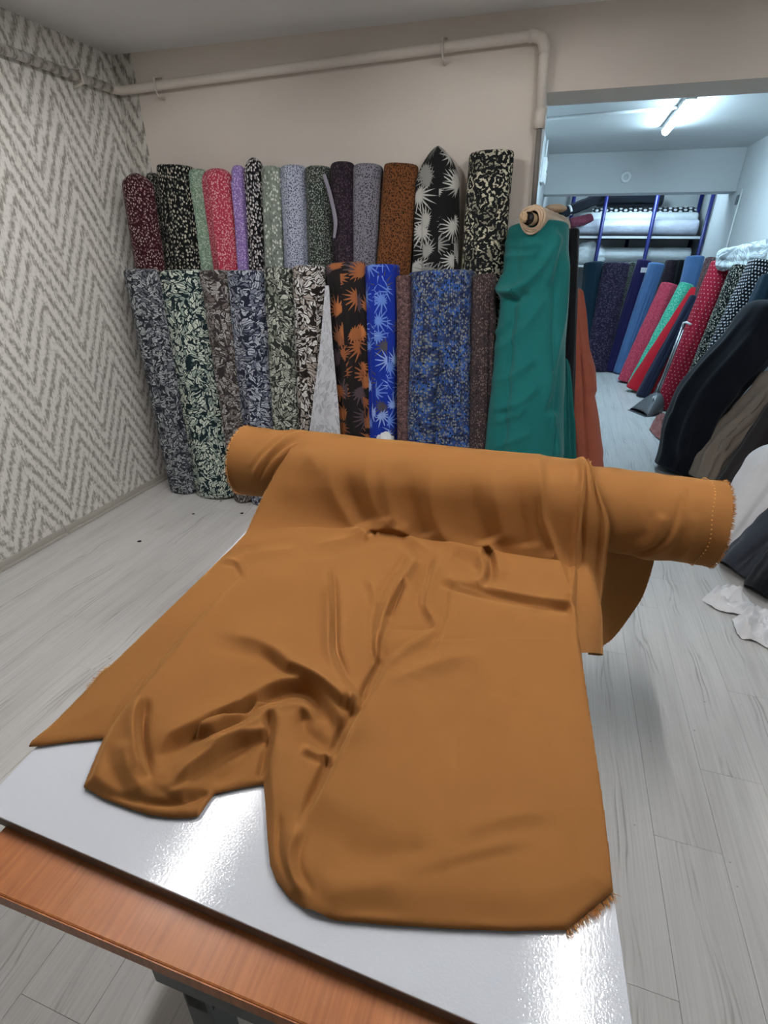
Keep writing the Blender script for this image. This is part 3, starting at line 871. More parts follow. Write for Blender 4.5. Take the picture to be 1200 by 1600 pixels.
# distance from the cloth's own edge
dE, _ = pl_dist(P, np.vstack([OP[1:-1]]))
dE = np.abs(dE)
edge_t = 0.0075 * np.sqrt(np.clip(1 - (1 - np.clip(dE / 9.0, 0, 1)) ** 2, 0, 1))
fl = np.clip((P[:, 1] - 700) / 60, 0, 1)
base_t = (edge_t + 0.010 * sm(dE / 55.0)) * fl + 0.0025
Pd = P
for it in range(4):
    Fh = features(Pd)
    Hh = base_t + (Fh + und) * sm(dE / 16.0)
    Hh = np.maximum(Hh, 0.0012 - 0.010 * (V[:, 2] > ZT + 0.03))
    Hg = Hh.reshape(nrow, ncol)
    Hp = np.pad(Hg, 1, mode='edge')
    Hg = (Hp[1:-1, 1:-1] * 4 + Hp[:-2, 1:-1] + Hp[2:, 1:-1] + Hp[1:-1, :-2] + Hp[1:-1, 2:]) / 8
    Hs = Hg if it == 0 else 0.5 * (Hs + Hg)
    Pd = proj(V + N * Hs.reshape(-1)[:, None])
Hg = Hs
# snap the outer row of vertices to the cloth's cut line
I2 = ins.reshape(nrow, ncol)
cell = I2[:-1, :-1] | I2[1:, :-1] | I2[:-1, 1:] | I2[1:, 1:]
full = I2[:-1, :-1] & I2[1:, :-1] & I2[:-1, 1:] & I2[1:, 1:]
usev = np.zeros((nrow, ncol), bool)
for a, b in ((slice(0, -1), slice(0, -1)), (slice(1, None), slice(0, -1)), (slice(0, -1), slice(1, None)), (slice(1, None), slice(1, None))):
    usev[a, b] |= cell
bnd = (usev & ~I2).ravel()
bi = np.nonzero(bnd)[0]
Vb = V.copy()
segA = OP; segB = np.roll(OP, -1, axis=0)
for i in bi:
    p = P[i]
    d = segB - segA; t = np.clip(((p - segA) * d).sum(1) / (d * d).sum(1), 0, 1)
    q = segA + t[:, None] * d
    q = q[np.argmin(((q - p) ** 2).sum(1))]
    if np.hypot(*(q - p)) < 14:
        z = V[i, 2]
        if z < ZT + 0.02: Vb[i] = onz(q[0], q[1], z)
        else: Vb[i] = ony(q[0], q[1], V[i, 1])
VV = Vb + N * Hg.reshape(-1)[:, None]
VV[bi] = Vb[bi] + N[bi] * 0.0015
VV[:, 2] = np.maximum(VV[:, 2], ZT + 0.001)
idx = -np.ones(nrow * ncol, int)
keep = np.nonzero(usev.ravel())[0]; idx[keep] = np.arange(len(keep))
jj, ii = np.nonzero(cell)
a = jj * ncol + ii
Fc = np.stack([idx[a], idx[a + ncol], idx[a + ncol + 1], idx[a + 1]], -1)
sheet = mesh_obj('unrolled_cloth', VV[keep], Fc, MAT['brown'], br, np.stack([V[keep, 0], arc.ravel()[keep]], -1))

# frayed edges of the sheet
def px_line(pts, z): return np.array([onz(x, y, z) for x, y in pts])
L1 = px_line([(884, 1454), (905, 1437), (925, 1421), (942, 1408), (958, 1394)], ZT + .003)
fringe('frayed_hem', L1, np.tile([0.55, -0.8, 0.1], (5, 1)), 0.014, 0.0006, 190, br, 0.55)
L1 = px_line([(176, 1040), (163, 1049), (152, 1060), (141, 1074)], ZT + .004)
fringe('frayed_corner', L1, np.tile([-0.9, -0.3, 0.1], (4, 1)), 0.013, 0.0006, 80, br, 0.5)
L1 = []
for x, y, Y in ((462, 692, 1.60), (436, 730, 1.528), (417, 764, 1.505), (400, 800, 1.40), (384, 835, 1.335)): L1.append(ony(x, y, Y))
L1[0] = np.array([-0.905, YA - .07, ZA + RS * .88]); 
fringe('frayed_selvedge', L1[1:], np.tile([-0.9, -0.3, 0.1], (4, 1)), 0.006, 0.0008, 160, br, 0.7)

# folds falling over the right edge of the table, lofted between two hanging lines
def loft(name, A, B, nA, wave, parent, n=60, mat=None):
    A = spline(A, 14); B = spline(B, 14)
    ta = np.linspace(0, len(A) - 1, n); 
    def res(C):
        t = np.linspace(0, len(C) - 1, n); k = np.minimum(t.astype(int), len(C) - 2); f = (t - k)[:, None]
        return C[k] * (1 - f) + C[k + 1] * f
    A = res(A); B = res(B)
    s = np.linspace(0, 1, nA)
    G = A[:, None, :] * (1 - s)[None, :, None] + B[:, None, :] * s[None, :, None]
    Nn = -grid_normals(G.reshape(-1, 3), nA, n).reshape(n, nA, 3)
    if Nn[n // 2, nA // 2] @ (CP - G[n // 2, nA // 2]) < 0: Nn = -Nn
    G = G + Nn * wave(s[None, :], np.linspace(0, 1, n)[:, None])[..., None]
    uvv = np.stack([np.tile(s * .15, (n, 1)).ravel(), np.repeat(np.linspace(0, .8, n), nA)], -1)
    return mesh_obj(name, G.reshape(-1, 3), grid_faces(nA, n), mat or MAT['brown'], parent, uvv)
LB = [(0.132, YA + .02, ZA + RS + .008), (0.140, 1.60, 1.052), (0.143, 1.512, .967), (0.152, 1.487, .855), (0.158, 1.44, .792), (0.160, 1.24, .787), (0.176, 1.06, .783)]
RB = [(0.172, YA + .02, ZA + RS + .006), (0.200, YA - .10, ZA + .112), (0.246, YA - .146, ZA + .02), (0.259, 1.50, 0.814), (0.264, 1.48, 0.7256), (0.2632, 1.45, 0.6307), (0.251, 1.39, 0.515)]
loft('hanging_pleats', LB, RB, 70, lambda s, t: 0.0035 + 0.013 * np.exp(-(np.abs(s - .42) / .19) ** 2.6) + 0.010 * np.exp(-(np.abs(s - .82) / .09) ** 2.4) + 0.034 * np.sin(np.pi * np.minimum(s * 1.3, 1)) * sm((t - .55) * 3), br, 90)
LF = [(0.20, 1.63, 0.80), (0.215, 1.62, 0.74), (0.235, 1.60, 0.66), (0.25, 1.56, 0.58), (0.258, 1.46, 0.50)]
RF = [ony(1022, 872, 1.67), ony(1020, 885, 1.67), ony(1005, 930, 1.66), ony(985, 962, 1.64), ony(960, 995, 1.60), ony(940, 1010, 1.54), ony(920, 1021, 1.46)]
loft('hanging_flap', LF, RF, 40, lambda s, t: -0.02 * np.sin(np.pi * s) * np.sin(np.pi * t) + 0 * s, br, 60)
RFs = spline(RF[1:], 10)
fringe('frayed_flap_edge', RFs, np.tile([0.8, -0.2, -0.5], (len(RFs), 1)), 0.004, 0.0007, 120, br, 0.6)

# ------------------------------------------------------------------ standing fabric rolls
GOLD = 0
def make_roll(label, mat, foot, top, rx0, rx1, ry0, ry1, power=5.0, cap=0.05, folds=0.006, seed=1, group='printed fabric rolls along the wall',
              name='fabric_roll', feats=(), gain=1.0, flap=None, uvs=1.0, n=72, m=60, bulge=0.0, skew=0.0, foot_round=0.02, nofl=False, twist=0.6, side=None, bend=0.0, bend_at=0.5):
    """one wound roll: axis foot -> top, elliptical section, cloth folds, rounded wrapped top, a loose outer layer as a part"""
    rg = np.random.default_rng(seed)
    foot = np.array(foot, float); top = np.array(top, float)
    ax = top - foot; L = np.linalg.norm(ax); d = ax / L
    ex = np.array(side if side is not None else (1.0, 0, 0), float); ex -= d * (ex @ d); ex /= np.linalg.norm(ex)
    ey = np.cross(d, ex)                       # points to +y (away)
    th = np.linspace(0, 2 * np.pi, n + 1)
    hs = np.concatenate([[0.0, foot_round * .3, foot_round], np.linspace(foot_round, L - cap, m)[1:], L - cap + cap * np.sin(np.linspace(0, np.pi / 2, 12))[1:]])
    T, Hh = np.meshgrid(th, hs)
    f = Hh / L
    rx = rx0 + (rx1 - rx0) * f + bulge * np.sin(np.pi * f); ry = ry0 + (ry1 - ry0) * f + bulge * 0.6 * np.sin(np.pi * f)
    g = np.ones_like(Hh)
    up = np.clip((Hh - (L - cap)) / cap, 0, 1)
    g *= np.maximum((1 - up ** power), 0) ** (1 / power)
    lo = np.clip(Hh / foot_round, 0, 1); g *= 0.86 + 0.14 * np.sqrt(1 - (1 - lo) ** 2)
    w = np.zeros_like(Hh)
    for k in range(6):
        nn = rg.integers(2, 9); ph = rg.uniform(0, 6.28); tw = rg.normal(0, twist); am = rg.uniform(.3, 1) / nn ** .4
        w += am * np.sin(nn * T + ph + tw * 3 * f + 0.5 * np.sin(4 * f + ph))
    for k in range(3):                          # narrow vertical pleats
        a0 = rg.uniform(3.6, 5.8); tw = rg.normal(0, .25)
        dd = T - (a0 + tw * (f - .5))
        w += rg.choice([-2.4, 1.8]) * np.exp(-(dd / rg.uniform(.06, .14)) ** 2) * sm((1 - f) * 3)
    w += 0.25 * np.sin(30 * f + 3 * T + rg.uniform(0, 6))
    mod = folds * w * np.minimum(1, 6 * f + .25)
    X = (rx * g + mod * g) * np.cos(T) + skew * up * 0
    Y = (ry * g + mod * g) * np.sin(T)
    Pp = foot + X[..., None] * ex + Y[..., None] * ey + Hh[..., None] * d
    if bend: Pp = Pp + ex * (bend * np.exp(-((f - bend_at) / .28) ** 2) * sm(f * 5))[..., None]
    if skew: Pp = Pp + d * (skew * (X / np.maximum(rx, 1e-6)) * up)[..., None]
    V = Pp.reshape(-1, 3)
    nv = len(hs); nu = n + 1
    if feats:
        N = grid_normals(V, nu, nv)
        cen = (foot + Hh[..., None] * d).reshape(-1, 3)
        N = np.where(((N * (V - cen)).sum(1) < 0)[:, None], -N, N)
        frn = ((V - CP) * N).sum(1) < 0
        P = proj(V); h = np.zeros(len(V))
        for kd, pts, A, a, b in feats:
            h += np.where(frn, fold(P, kd, pts, A * gain, a, b, (.15, .15), 60), 0)
        V = V + N * h[:, None]
    rm = (rx0 + rx1 + ry0 + ry1) / 4
    off = rg.uniform(0, 5, 2)
    uv = np.stack([T.ravel() * rm * uvs + off[0], Hh.ravel() * uvs + off[1]], -1)
    fc = grid_faces(nu, nv)
    o = mesh_obj(name, V, fc, mat, None, uv)
    # shift the origin to the foot
    o.data.transform(Matrix.Translation(-Vector(foot))); o.location = Vector(foot)
    if label: tag(o, label, 'fabric roll', group)
    if not nofl:
        # loose outer turn: a strip that stands slightly off the roll and ends in a free vertical edge
        a0 = rg.uniform(4.0, 5.3) if flap is None else flap
        a1 = a0 + rg.uniform(.5, .9)
        na = 10
        i0 = 3; i1 = nv - 12
        V2 = []; U2 = []
        rows = range(i0, i1)
        for j in rows:
            for q in range(na):
                t = a0 + (a1 - a0) * q / (na - 1)
                fx = (t % (2 * np.pi)) / (2 * np.pi) * n; k0 = int(fx); fr_ = fx - k0
                p = V.reshape(nv, nu, 3)[j, k0] * (1 - fr_) + V.reshape(nv, nu, 3)[j, k0 + 1] * fr_
                cc = foot + hs[j] * d
                nn = (p - cc); nn /= np.linalg.norm(nn)
                V2.append(p + nn * (0.0015 + 0.006 * (1 - q / (na - 1)) ** 2 * (1 + .6 * math.sin(j * .35 + seed))))
                U2.append((t * rm * uvs + off[0] + .31, hs[j] * uvs + off[1] + .17))
        V2 = np.array(V2) - foot
        mesh_obj('loose_turn', V2, grid_faces(na, len(list(rows))), mat, o, np.array(U2))
    return o

def roll_px(label, mat, t, wt, b, wb, yt, yb, ry=0.075, to_floor=True, lean=None, **kw):
    """t, b: pixel of the roll's top centre and of a lower point on its axis; wt, wb: widths there in pixels; yt, yb: depths"""
    Pt = ony(t[0], t[1], yt); Pb = ony(b[0], b[1], yb)
    rt = (ony(t[0] + wt / 2, t[1], yt)[0] - ony(t[0] - wt / 2, t[1], yt)[0]) / 2
    rb = (ony(b[0] + wb / 2, b[1], yb)[0] - ony(b[0] - wb / 2, b[1], yb)[0]) / 2
    if to_floor:
        k = Pt[2] / (Pt[2] - Pb[2]); Ft = Pt + (Pb - Pt) * k; rf = rt + (rb - rt) * k
        rf = np.clip(rf, rt * .7, max(rt, rb) * 1.1)
        if lean is not None: Ft[0] = Pb[0] + np.clip(Ft[0] - Pb[0], -lean, lean)
    else: Ft, rf = Pb, rb
    Ft[2] = max(Ft[2], 0.001)
    ra = kw.pop('ry1', ry)
    return make_roll(label, mat, Ft, Pt, rf, rt, min(ry, rf * 1.1), min(ra, rt * 1.1), **kw)

# prints
D = m_ditsy
PT = {
 'burgundy': D('print_burgundy', (52, 14, 24), (190, 166, 164), (132, 92, 96), 48, .27),
 'charcoal_small': D('print_charcoal', (26, 26, 26), (150, 148, 138), (100, 98, 92), 60, .34),
 'black_cream': D('print_black_cream', (14, 15, 18), (200, 195, 178), (110, 114, 104), 40, .31),
 'sage': D('print_sage', (122, 148, 128), (190, 205, 190), (90, 116, 98), 75, .33),
 'pink': D('print_pink', (176, 56, 78), (226, 182, 186), (206, 132, 142), 62, .32),
 'lavender': D('print_lavender', (138, 112, 176), (206, 190, 226), (170, 146, 204), 68, .34),
 'black_white': D('print_black_white', (20, 18, 24), (224, 220, 218), (150, 146, 150), 44, .36),
 'sage_dot': D('print_sage_dot', (128, 138, 128), (214, 220, 210), (104, 112, 104), 42, .36),
 'powder': D('print_powder', (184, 190, 208), (52, 58, 84), (92, 98, 122), 72, .33),
 'slate': D('print_slate', (44, 50, 48), (160, 168, 160), (112, 120, 112), 72, .33),
 'plum': D('print_plum', (34, 26, 34), (78, 62, 74), (56, 44, 54), 60, .34),
 'grey': D('print_grey', (128, 126, 136), (40, 40, 48), (72, 72, 82), 74, .33),
 'tobacco': D('print_tobacco', (112, 68, 34), (30, 20, 14), (60, 38, 22), 66, .35),
 'palm_white': m_palm('print_palm_white', (18, 19, 20), (196, 196, 190), (140, 140, 136), 6.3, 19, .66, .021),
 'floral_cream': m_rosette('print_floral_cream', (20, 22, 24), (206, 202, 178), (140, 138, 120)),
 'leaf_grey': m_leaf('print_leaf_grey', (38, 40, 48), (176, 180, 182), (96, 100, 108), 39, .135, .8),
 'leaf_green': m_leaf('print_leaf_green', (20, 38, 44), (214, 222, 208), (150, 166, 156), 34, .135, .8),
 'leaf_brown': m_leaf('print_leaf_brown', (50, 44, 44), (176, 174, 172), (112, 104, 102), 36, .135, .8),
 'leaf_navy': m_leaf('print_leaf_navy', (32, 36, 54), (190, 196, 206), (112, 118, 134), 34, .135, .8),
 'leaf_moss': m_leaf('print_leaf_moss', (40, 44, 42), (196, 200, 188), (128, 132, 120), 34, .135, .8),
 'leaf_bw': m_leaf('print_leaf_bw', (34, 28, 26), (226, 226, 224), (170, 160, 152), 29, .135, .8),
 'leaf_pale': m_leaf('print_leaf_pale', (206, 208, 214), (168, 170, 178), (190, 192, 198), 29, .135, .8),
 'palm_rust': m_palm('print_palm_rust', (24, 20, 22), (172, 106, 62), (150, 92, 54), 6.6, 17, .62, .030, (78, 64, 70)),
 'palm_blue': m_palm('print_palm_blue', (16, 44, 150), (150, 176, 226), (104, 138, 210), 6.5, 13, .60, .022, (80, 74, 78)),
 'mauve': D('print_mauve', (92, 68, 68), (48, 40, 46), (128, 102, 100), 60, .36),
 'blue_mix': D('print_blue_mix', (34, 48, 88), (128, 130, 124), (14, 18, 34), 54, .38, base2=(44, 84, 150)),
 'umber': D('print_umber', (58, 46, 48), (110, 94, 92), (32, 26, 30), 58, .34),
 'teal': m_cloth('teal_cloth', (16, 100, 98)),
 'black': m_cloth('black_cloth', (14, 16, 20), .1),
 'coral': m_cloth('terracotta_cloth', (166, 90, 70)),
 'beige': m_cloth('beige_cloth', (196, 172, 146)),
 'petrol': m_cloth('petrol_cloth', (16, 42, 58)),
 'plum_floral': D('print_plum_floral', (46, 38, 62), (96, 84, 104), (30, 26, 44), 36, .36),
 'indigo': m_cloth('indigo_cloth', (34, 28, 76)),
 'denim': m_cloth('denim_cloth', (84, 120, 168), .12),
 'rose': D('print_rose', (206, 72, 96), (150, 44, 64), (224, 110, 128), 40, .28),
 'mint': D('print_mint', (70, 196, 160), (186, 236, 220), (40, 150, 120), 40, .28),
 'red': m_cloth('red_cloth', (196, 30, 46)),
 'red_dot': m_dots('print_red_dot', (150, 24, 46), (214, 170, 178), .040, .12),
 'black_dot': m_dots('print_black_dot', (14, 14, 20), (214, 214, 220), .030, .24),
 'navy': m_cloth('navy_cloth', (34, 40, 62)),
 'ink': m_cloth('ink_cloth', (16, 20, 30), .1),
 'taupe': m_cloth('taupe_cloth', (150, 136, 124)),
 'cocoa': m_cloth('cocoa_cloth', (46, 38, 38)),
 'white_c': m_cloth('white_cloth', (238, 238, 240)),
 'char': m_cloth('charcoal_cloth', (52, 56, 66)),
 'dusky': m_cloth('dusky_pink_cloth', (150, 96, 92)),
 'white_print': m_leaf('print_white_leaf', (150, 158, 164), (224, 232, 236), (206, 214, 218), 20, .07),
 'stripe_sel': m_cloth('pale_selvedge_cloth', (150, 146, 160)),
}
GU = 'printed rolls standing upright in the back row'
GLW = 'printed rolls standing in the front row'
YU = 3.25
# back row (taller): label, print, top px, width, lower px, width
UP = [
 ('burgundy roll with small white flowers, at the papered wall, peaked top', 'burgundy', (212, 270), 42, (224, 412), 40, dict(power=1.6, cap=.07, y=3.08, y2=3.10)),
 ('narrow charcoal speckled roll wedged between the burgundy and the wide black roll', 'charcoal_small', (239, 270), 18, (247, 412), 18, dict(power=3)),
 ('wide black roll with scattered cream flowers', 'black_cream', (273, 258), 54, (286, 415), 70, dict(power=6, cap=.04)),
 ('sage green roll with a fine print beside the pink roll', 'sage', (309, 264), 24, (330, 415), 24, dict(power=3)),
 ('pink red roll covered in tiny white flowers', 'pink', (338, 263), 47, (356, 415), 42, dict(power=2.4, cap=.09)),
 ('slim lavender roll with a tiny print', 'lavender', (372, 258), 19, (383, 415), 17, dict(power=2.2)),
 ('slim black roll with white speckles and a rounded top standing higher than its neighbours', 'black_white', (397, 246), 27, (402, 415), 24, dict(power=2.0, cap=.09)),
 ('grey green roll with pale dots', 'sage_dot', (426, 260), 31, (429, 415), 34, dict(power=4)),
 ('pale blue grey roll with a dense tiny dark print', 'powder', (459, 258), 38, (465, 415), 38, dict(power=4)),
 ('dark slate roll with a fine grey print and a pale loose selvedge', 'slate', (497, 260), 38, (503, 415), 42, dict(power=5)),
 ('dark plum roll with a faint print', 'plum', (535, 253), 36, (541, 405), 36, dict(power=3.5)),
 ('grey roll with tiny black flecks beside the brown roll', 'grey', (575, 256), 46, (572, 410), 34, dict(power=4)),
 ('tobacco brown roll with a fine black print', 'tobacco', (627, 256), 54, (609, 410), 62, dict(power=6, cap=.04)),
 ('black roll with large white palm fans and a pointed top', 'palm_white', (684, 228), 66, (680, 415), 92, dict(power=1.5, cap=.17, folds=.008)),
 ('black roll with an ornate cream flower pattern, nearest the opening', 'floral_cream', (768, 236), 70, (754, 420), 66, dict(power=6, cap=.04)),
]
for i, (lab, pt, t, wt, b, wb, kw) in enumerate(UP):
    kw = dict(kw); kw.setdefault('cap', .05)
    roll_px(lab, PT[pt], t, wt, b, wb, kw.pop('y', YU), kw.pop('y2', YU - .005), lean=.06, ry=.07, seed=20 + i, group=GU, folds=kw.pop('folds', .004), **kw)
# front row
YL = 3.06
LW = [
 ('grey leaf print roll in the corner beside the papered wall', 'leaf_grey', (219, 420), 48, (268, 660), 42, dict(y=2.96, yb=2.96)),
 ('white and dark green leaf print roll standing forward with its foot bare', 'leaf_green', (278, 422), 76, (322, 680), 62, dict(yb=2.99)),
 ('brown grey leaf print roll half hidden behind the green leaf roll', 'leaf_brown', (337, 422), 44, (366, 640), 34, {}),
 ('navy and white leaf print roll', 'leaf_navy', (386, 422), 58, (405, 640), 50, {}),
 ('moss grey leaf print roll', 'leaf_moss', (437, 418), 44, (448, 640), 44, {}),
 ('bold black and white leaf print roll beside the pale hanging length', 'leaf_bw', (483, 415), 50, (492, 640), 50, {}),
 ('black roll with large rust palm leaves', 'palm_rust', (541, 410), 60, (557, 660), 54, {}),
 ('royal blue roll with pale palm fronds', 'palm_blue', (597, 413), 50, (600, 660), 44, {}),
 ('narrow mauve brown printed roll between the two blue rolls', 'mauve', (634, 430), 28, (634, 600), 26, {}),
 ('very wide slate blue roll with a speckled flower print hanging in deep folds', 'blue_mix', (690, 422), 98, (685, 660), 124, dict(folds=.012, ry=.11, n=140, m=110, feats=[('ridge', [(676, 432), (662, 560), (650, 700)], -.022, 4, 6), ('ridge', [(702, 430), (701, 560), (694, 700)], -.020, 5, 4), ('ridge', [(650, 440), (636, 560), (630, 700)], -.016, 4, 5), ('ridge', [(714, 470), (722, 580), (728, 700)], -.016, 5, 4), ('ridge', [(688, 520), (674, 620), (668, 700)], .014, 6, 6), ('ridge', [(660, 500), (645, 620), (640, 700)], .012, 5, 5)])),
 ('umber printed roll next to the teal bundle', 'umber', (756, 428), 38, (754, 640), 40, {}),
]
for i, (lab, pt, t, wt, b, wb, kw) in enumerate(LW):
    kw = dict(kw); yb = kw.pop('yb', YL - .05); yt = kw.pop('y', YL); fo = kw.pop('folds', .005); ry = kw.pop('ry', .085)
    roll_px(lab, PT[pt], t, wt, b, wb, yt, yb, ry=ry, seed=60 + i, group=GLW, folds=fo, power=5, cap=.035, **kw)

def find(label):
    for o in col.objects:
        if o.get('label', '').startswith(label): return o
def child_of(o, p):
    o.parent = p; o.matrix_parent_inverse = Matrix.Translation(-p.location)
    return o

# hanging lengths and trimmings that belong to single rolls
pb = find('bold black and white leaf')
child_of(loft('hanging_length', [ony(508, 446, 2.955), ony(500, 540, 2.93), ony(488, 640, 2.90), ony(478, 720, 2.88)], [ony(514, 446, 2.955), ony(520, 540, 2.93), ony(529, 640, 2.90), ony(533, 720, 2.88)], 24,
              lambda s, t: 0.006 * np.sin(s * 9 + 2 * t) * t, None, 40, PT['leaf_pale']), pb)['label'] = 'pale reverse side of the cloth'
ps = find('dark slate roll')
child_of(loft('loose_selvedge', [ony(503, 272, 3.175), ony(513, 305, 3.17), ony(521, 345, 3.165), ony(520, 372, 3.165)], [ony(509, 272, 3.168), ony(519, 305, 3.155), ony(527, 345, 3.15), ony(524, 372, 3.155)], 8,
              lambda s, t: 0.003 * np.sin(s * 3.1), None, 30, PT['stripe_sel']), ps)['label'] = 'pale lilac selvedge'

def lump(name, c, r, mat, parent=None, seed=0, amp=0.25, freq=7, n=28, m=18, flat=None):
    rg = np.random.default_rng(seed)
    V = []; U = []
    ph = rg.uniform(0, 6.28, 8); fr_ = rg.normal(0, freq * .5, (8, 3))
    for j in range(m + 1):
        a = math.pi * j / m
        for i in range(n + 1):
            t = 2 * math.pi * i / n
            p = np.array([math.sin(a) * math.cos(t), math.sin(a) * math.sin(t), math.cos(a)])
            k = 1 + amp * sum(abs(math.sin(fr_[q] @ p + ph[q])) - .6 for q in range(8)) / 4
            V.append(np.array(c) + p * np.array(r) * k); U.append((t * r[0], a * r[2]))
    V = np.array(V)
    if flat is not None: V[:, 2] = np.maximum(V[:, 2], flat)
    return mesh_obj(name, V, grid_faces(n + 1, m + 1), mat, parent, np.array(U))
pbl = find('royal blue roll')
child_of(lump('tied_wrapper', ony(602, 690, 2.915), (.055, .035, .06), MAT['white'], None, 4, .35), pbl)['label'] = 'crumpled pale wrapper'

# ---- teal bundle, black roll, terracotta roll beside the opening
teal_f = [('ridge', [(868, 352), (860, 391), (833, 432), (808, 452), (780, 462)], .012, 7, 7), ('ridge', [(874, 363), (863, 410), (853, 450)], .008, 5, 6),
          ('ridge', [(776, 428), (785, 452), (815, 457)], .014, 8, 9), ('ridge', [(786, 464), (806, 470), (826, 455)], -.008, 5, 5),
          ('ridge', [(852, 462), (830, 498), (803, 530), (770, 552)], .007, 7, 10), ('ridge', [(884, 382), (878, 492), (862, 575), (850, 650)], .010, 6, 8),
          ('ridge', [(845, 600), (810, 630), (764, 642)], .006, 6, 8), ('ridge', [(822, 638), (800, 652), (770, 660)], .006, 5, 6),
          ('ridge', [(838, 560), (800, 588), (765, 598)], .005, 6, 8), ('ridge', [(786, 402), (815, 399), (842, 396)], .006, 4, 5),
          ('ridge', [(784, 380), (820, 384), (850, 378)], .004, 5, 5), ('ridge', [(830, 675), (800, 690), (772, 700)], .005, 5, 7), ('ridge', [(862, 640), (868, 690), (872, 720)], .010, 8, 8),
          ('ridge', [(800, 500), (785, 515), (772, 522)], .005, 4, 6)]
tr = roll_px('large teal green cloth bundle standing at the edge of the opening', PT['teal'], (841, 352), 98, (817, 700), 126, 3.14, 2.97, ry=.17, seed=5, group=None,
             power=5, cap=.04, folds=.006, feats=teal_f, gain=2.5, n=160, m=170, nofl=True)
tr['category'] = 'fabric roll'
child_of(make_roll(None, PT['teal'], ony(888, 860, 3.12) * np.array([1, 1, 0]) + np.array([0, 0, .002]), ony(884, 560, 3.16), .055, .02, .05, .02, 2.0, .1, .006, 9, None, 'trailing_length', nofl=True), tr)
roll_px('slim black roll squeezed behind the teal bundle', PT['black'], (893, 357), 26, (882, 690), 26, 3.36, 3.30, ry=.06, seed=6, group=None, power=4, cap=.03, folds=.004)
roll_px('terracotta cloth roll spreading at its foot behind the teal bundle', PT['coral'], (892, 452), 34, (910, 722), 66, 3.72, 3.55, ry=.12, seed=8, group=None, power=3, cap=.05, folds=.008,
        feats=[('ridge', [(905, 555), (920, 575), (924, 620)], .025, 10, 14), ('ridge', [(915, 620), (928, 670), (938, 720)], .015, 10, 10)], n=90, m=90)
# beige roll on top of the teal bundle
q0 = ony(832, 343, 2.95); q1 = ony(878, 343, 3.55); q1[2] = q0[2] - 0.01
dz = 0
bg = make_roll('beige roll with a cardboard core lying on top of the teal bundle', PT['beige'], q0, q1, .062, .058, .062, .058, 5, .03, .004, 12, None, foot_round=.012, side=(1, 0, 0), nofl=True)
dv = (q1 - q0) / np.linalg.norm(q1 - q0)
child_of(tube('cardboard_core', [q0 + dv * .05, q0 - dv * .075], [.026, .028], MAT['card'], None, 20, caps=False), bg)
child_of(tube('core_shade_plug', [q0 - dv * .02, q0 - dv * .073], [.022, .0235], MAT['black'], None, 20, caps=True), bg)['label'] = 'black plug painting the shade inside the tube'  # capped black plug stands in for the shade inside the open core
for j, rr_ in enumerate((.058, .049, .040)):
    tt = np.linspace(0, 2 * np.pi, 40); e1, e2, _ = frame(dv)
    child_of(tube('wound_layer', [q0 - dv * (.004 + .002 * j) + rr_ * (math.cos(a) * e1 + math.sin(a) * e2) * (1 + .06 * math.sin(3 * a + j)) for a in tt], .0055, PT['beige'], None, 8, caps=False), bg)
child_of(lump('loose_tail', ony(868, 326, 3.45), (.06, .07, .022), PT['beige'], None, 3, .2), bg)
child_of(lump('torn_paper', q0 - dv * .085 + np.array([-.02, 0, .005]), (.018, .008, .022), MAT['card'], None, 5, .5), bg)

# ---- rear room: rack
rack = empty('storage_rack', (0, 0, 0)); tag(rack, 'blue steel storage rack at the end of the rear room', 'rack')
for x in (0.0, 0.46, 1.15, 1.86):
    tube('post', [(x, 9.42, 0), (x, 9.42, 2.75)], .028, MAT['blue_steel'], rack, 8)
for x in (0.0, 0.93, 1.86):
    tube('post', [(x, 10.2, 0), (x, 10.2, 2.75)], .028, MAT['blue_steel'], rack, 8)
for z in (0.75, 1.50, 1.90):
    box('shelf', (-.05, 9.45, z - .03), (1.88, 10.22, z), MAT['black'], rack)
    box('shelf_lip', (-.05, 9.443, z - .03), (1.88, 9.45, z + .002), MAT['white'], rack)
MAT['wrap'] = m_plastic_wrap('clear_wrapped_cloth', (206, 208, 222))
MAT['wrap2'] = m_plastic_wrap('clear_wrapped_white', (226, 230, 232))
MAT['check'] = m_dots('print_check', (30, 30, 34), (206, 206, 210), .07, .34)
def lying(label, mat, p0, p1, r, seed, group='wrapped rolls on the rack', fold_=.006, ry=None):
    return make_roll(label, mat, p0, p1, r, r, ry or r, ry or r, 4, .04, fold_, seed, group, side=(0, 1, 0), nofl=True, foot_round=.04, n=40, m=40)
lying('lilac white plastic wrapped roll along the front of the upper rack shelf', MAT['wrap'], (0.02, 9.60, 2.015), (1.80, 9.60, 2.015), .112, 31)
lying('white wrapped roll behind and above the lilac wrapped roll', MAT['wrap2'], (0.10, 9.80, 2.13), (1.80, 9.80, 2.13), .10, 32)
lying('black and white checked roll at the back of the upper rack shelf', MAT['check'], (0.30, 10.02, 2.20), (1.80, 10.02, 2.20), .11, 33)
lying('white roll in clear plastic on the lower rack shelf', MAT['wrap2'], (0.15, 9.66, 1.63), (1.80, 9.66, 1.63), .125, 34)
lying('dark navy roll at the very top of the rack', PT['ink'], (0.35, 9.95, 2.42), (1.3, 9.95, 2.42), .10, 35)
o = lying('black roll with a white band sloping off the left end of the rack', PT['ink'], (-.18, 9.30, 2.18), (.46, 9.55, 2.44), .07, 36, None)
a0 = np.array((-.18, 9.30, 2.18)); a1 = np.array((.46, 9.55, 2.44))
child_of(tube('white_band', [a0 + (a1 - a0) * .20, a0 + (a1 - a0) * .245], .074, MAT['white'], None, 20), o)
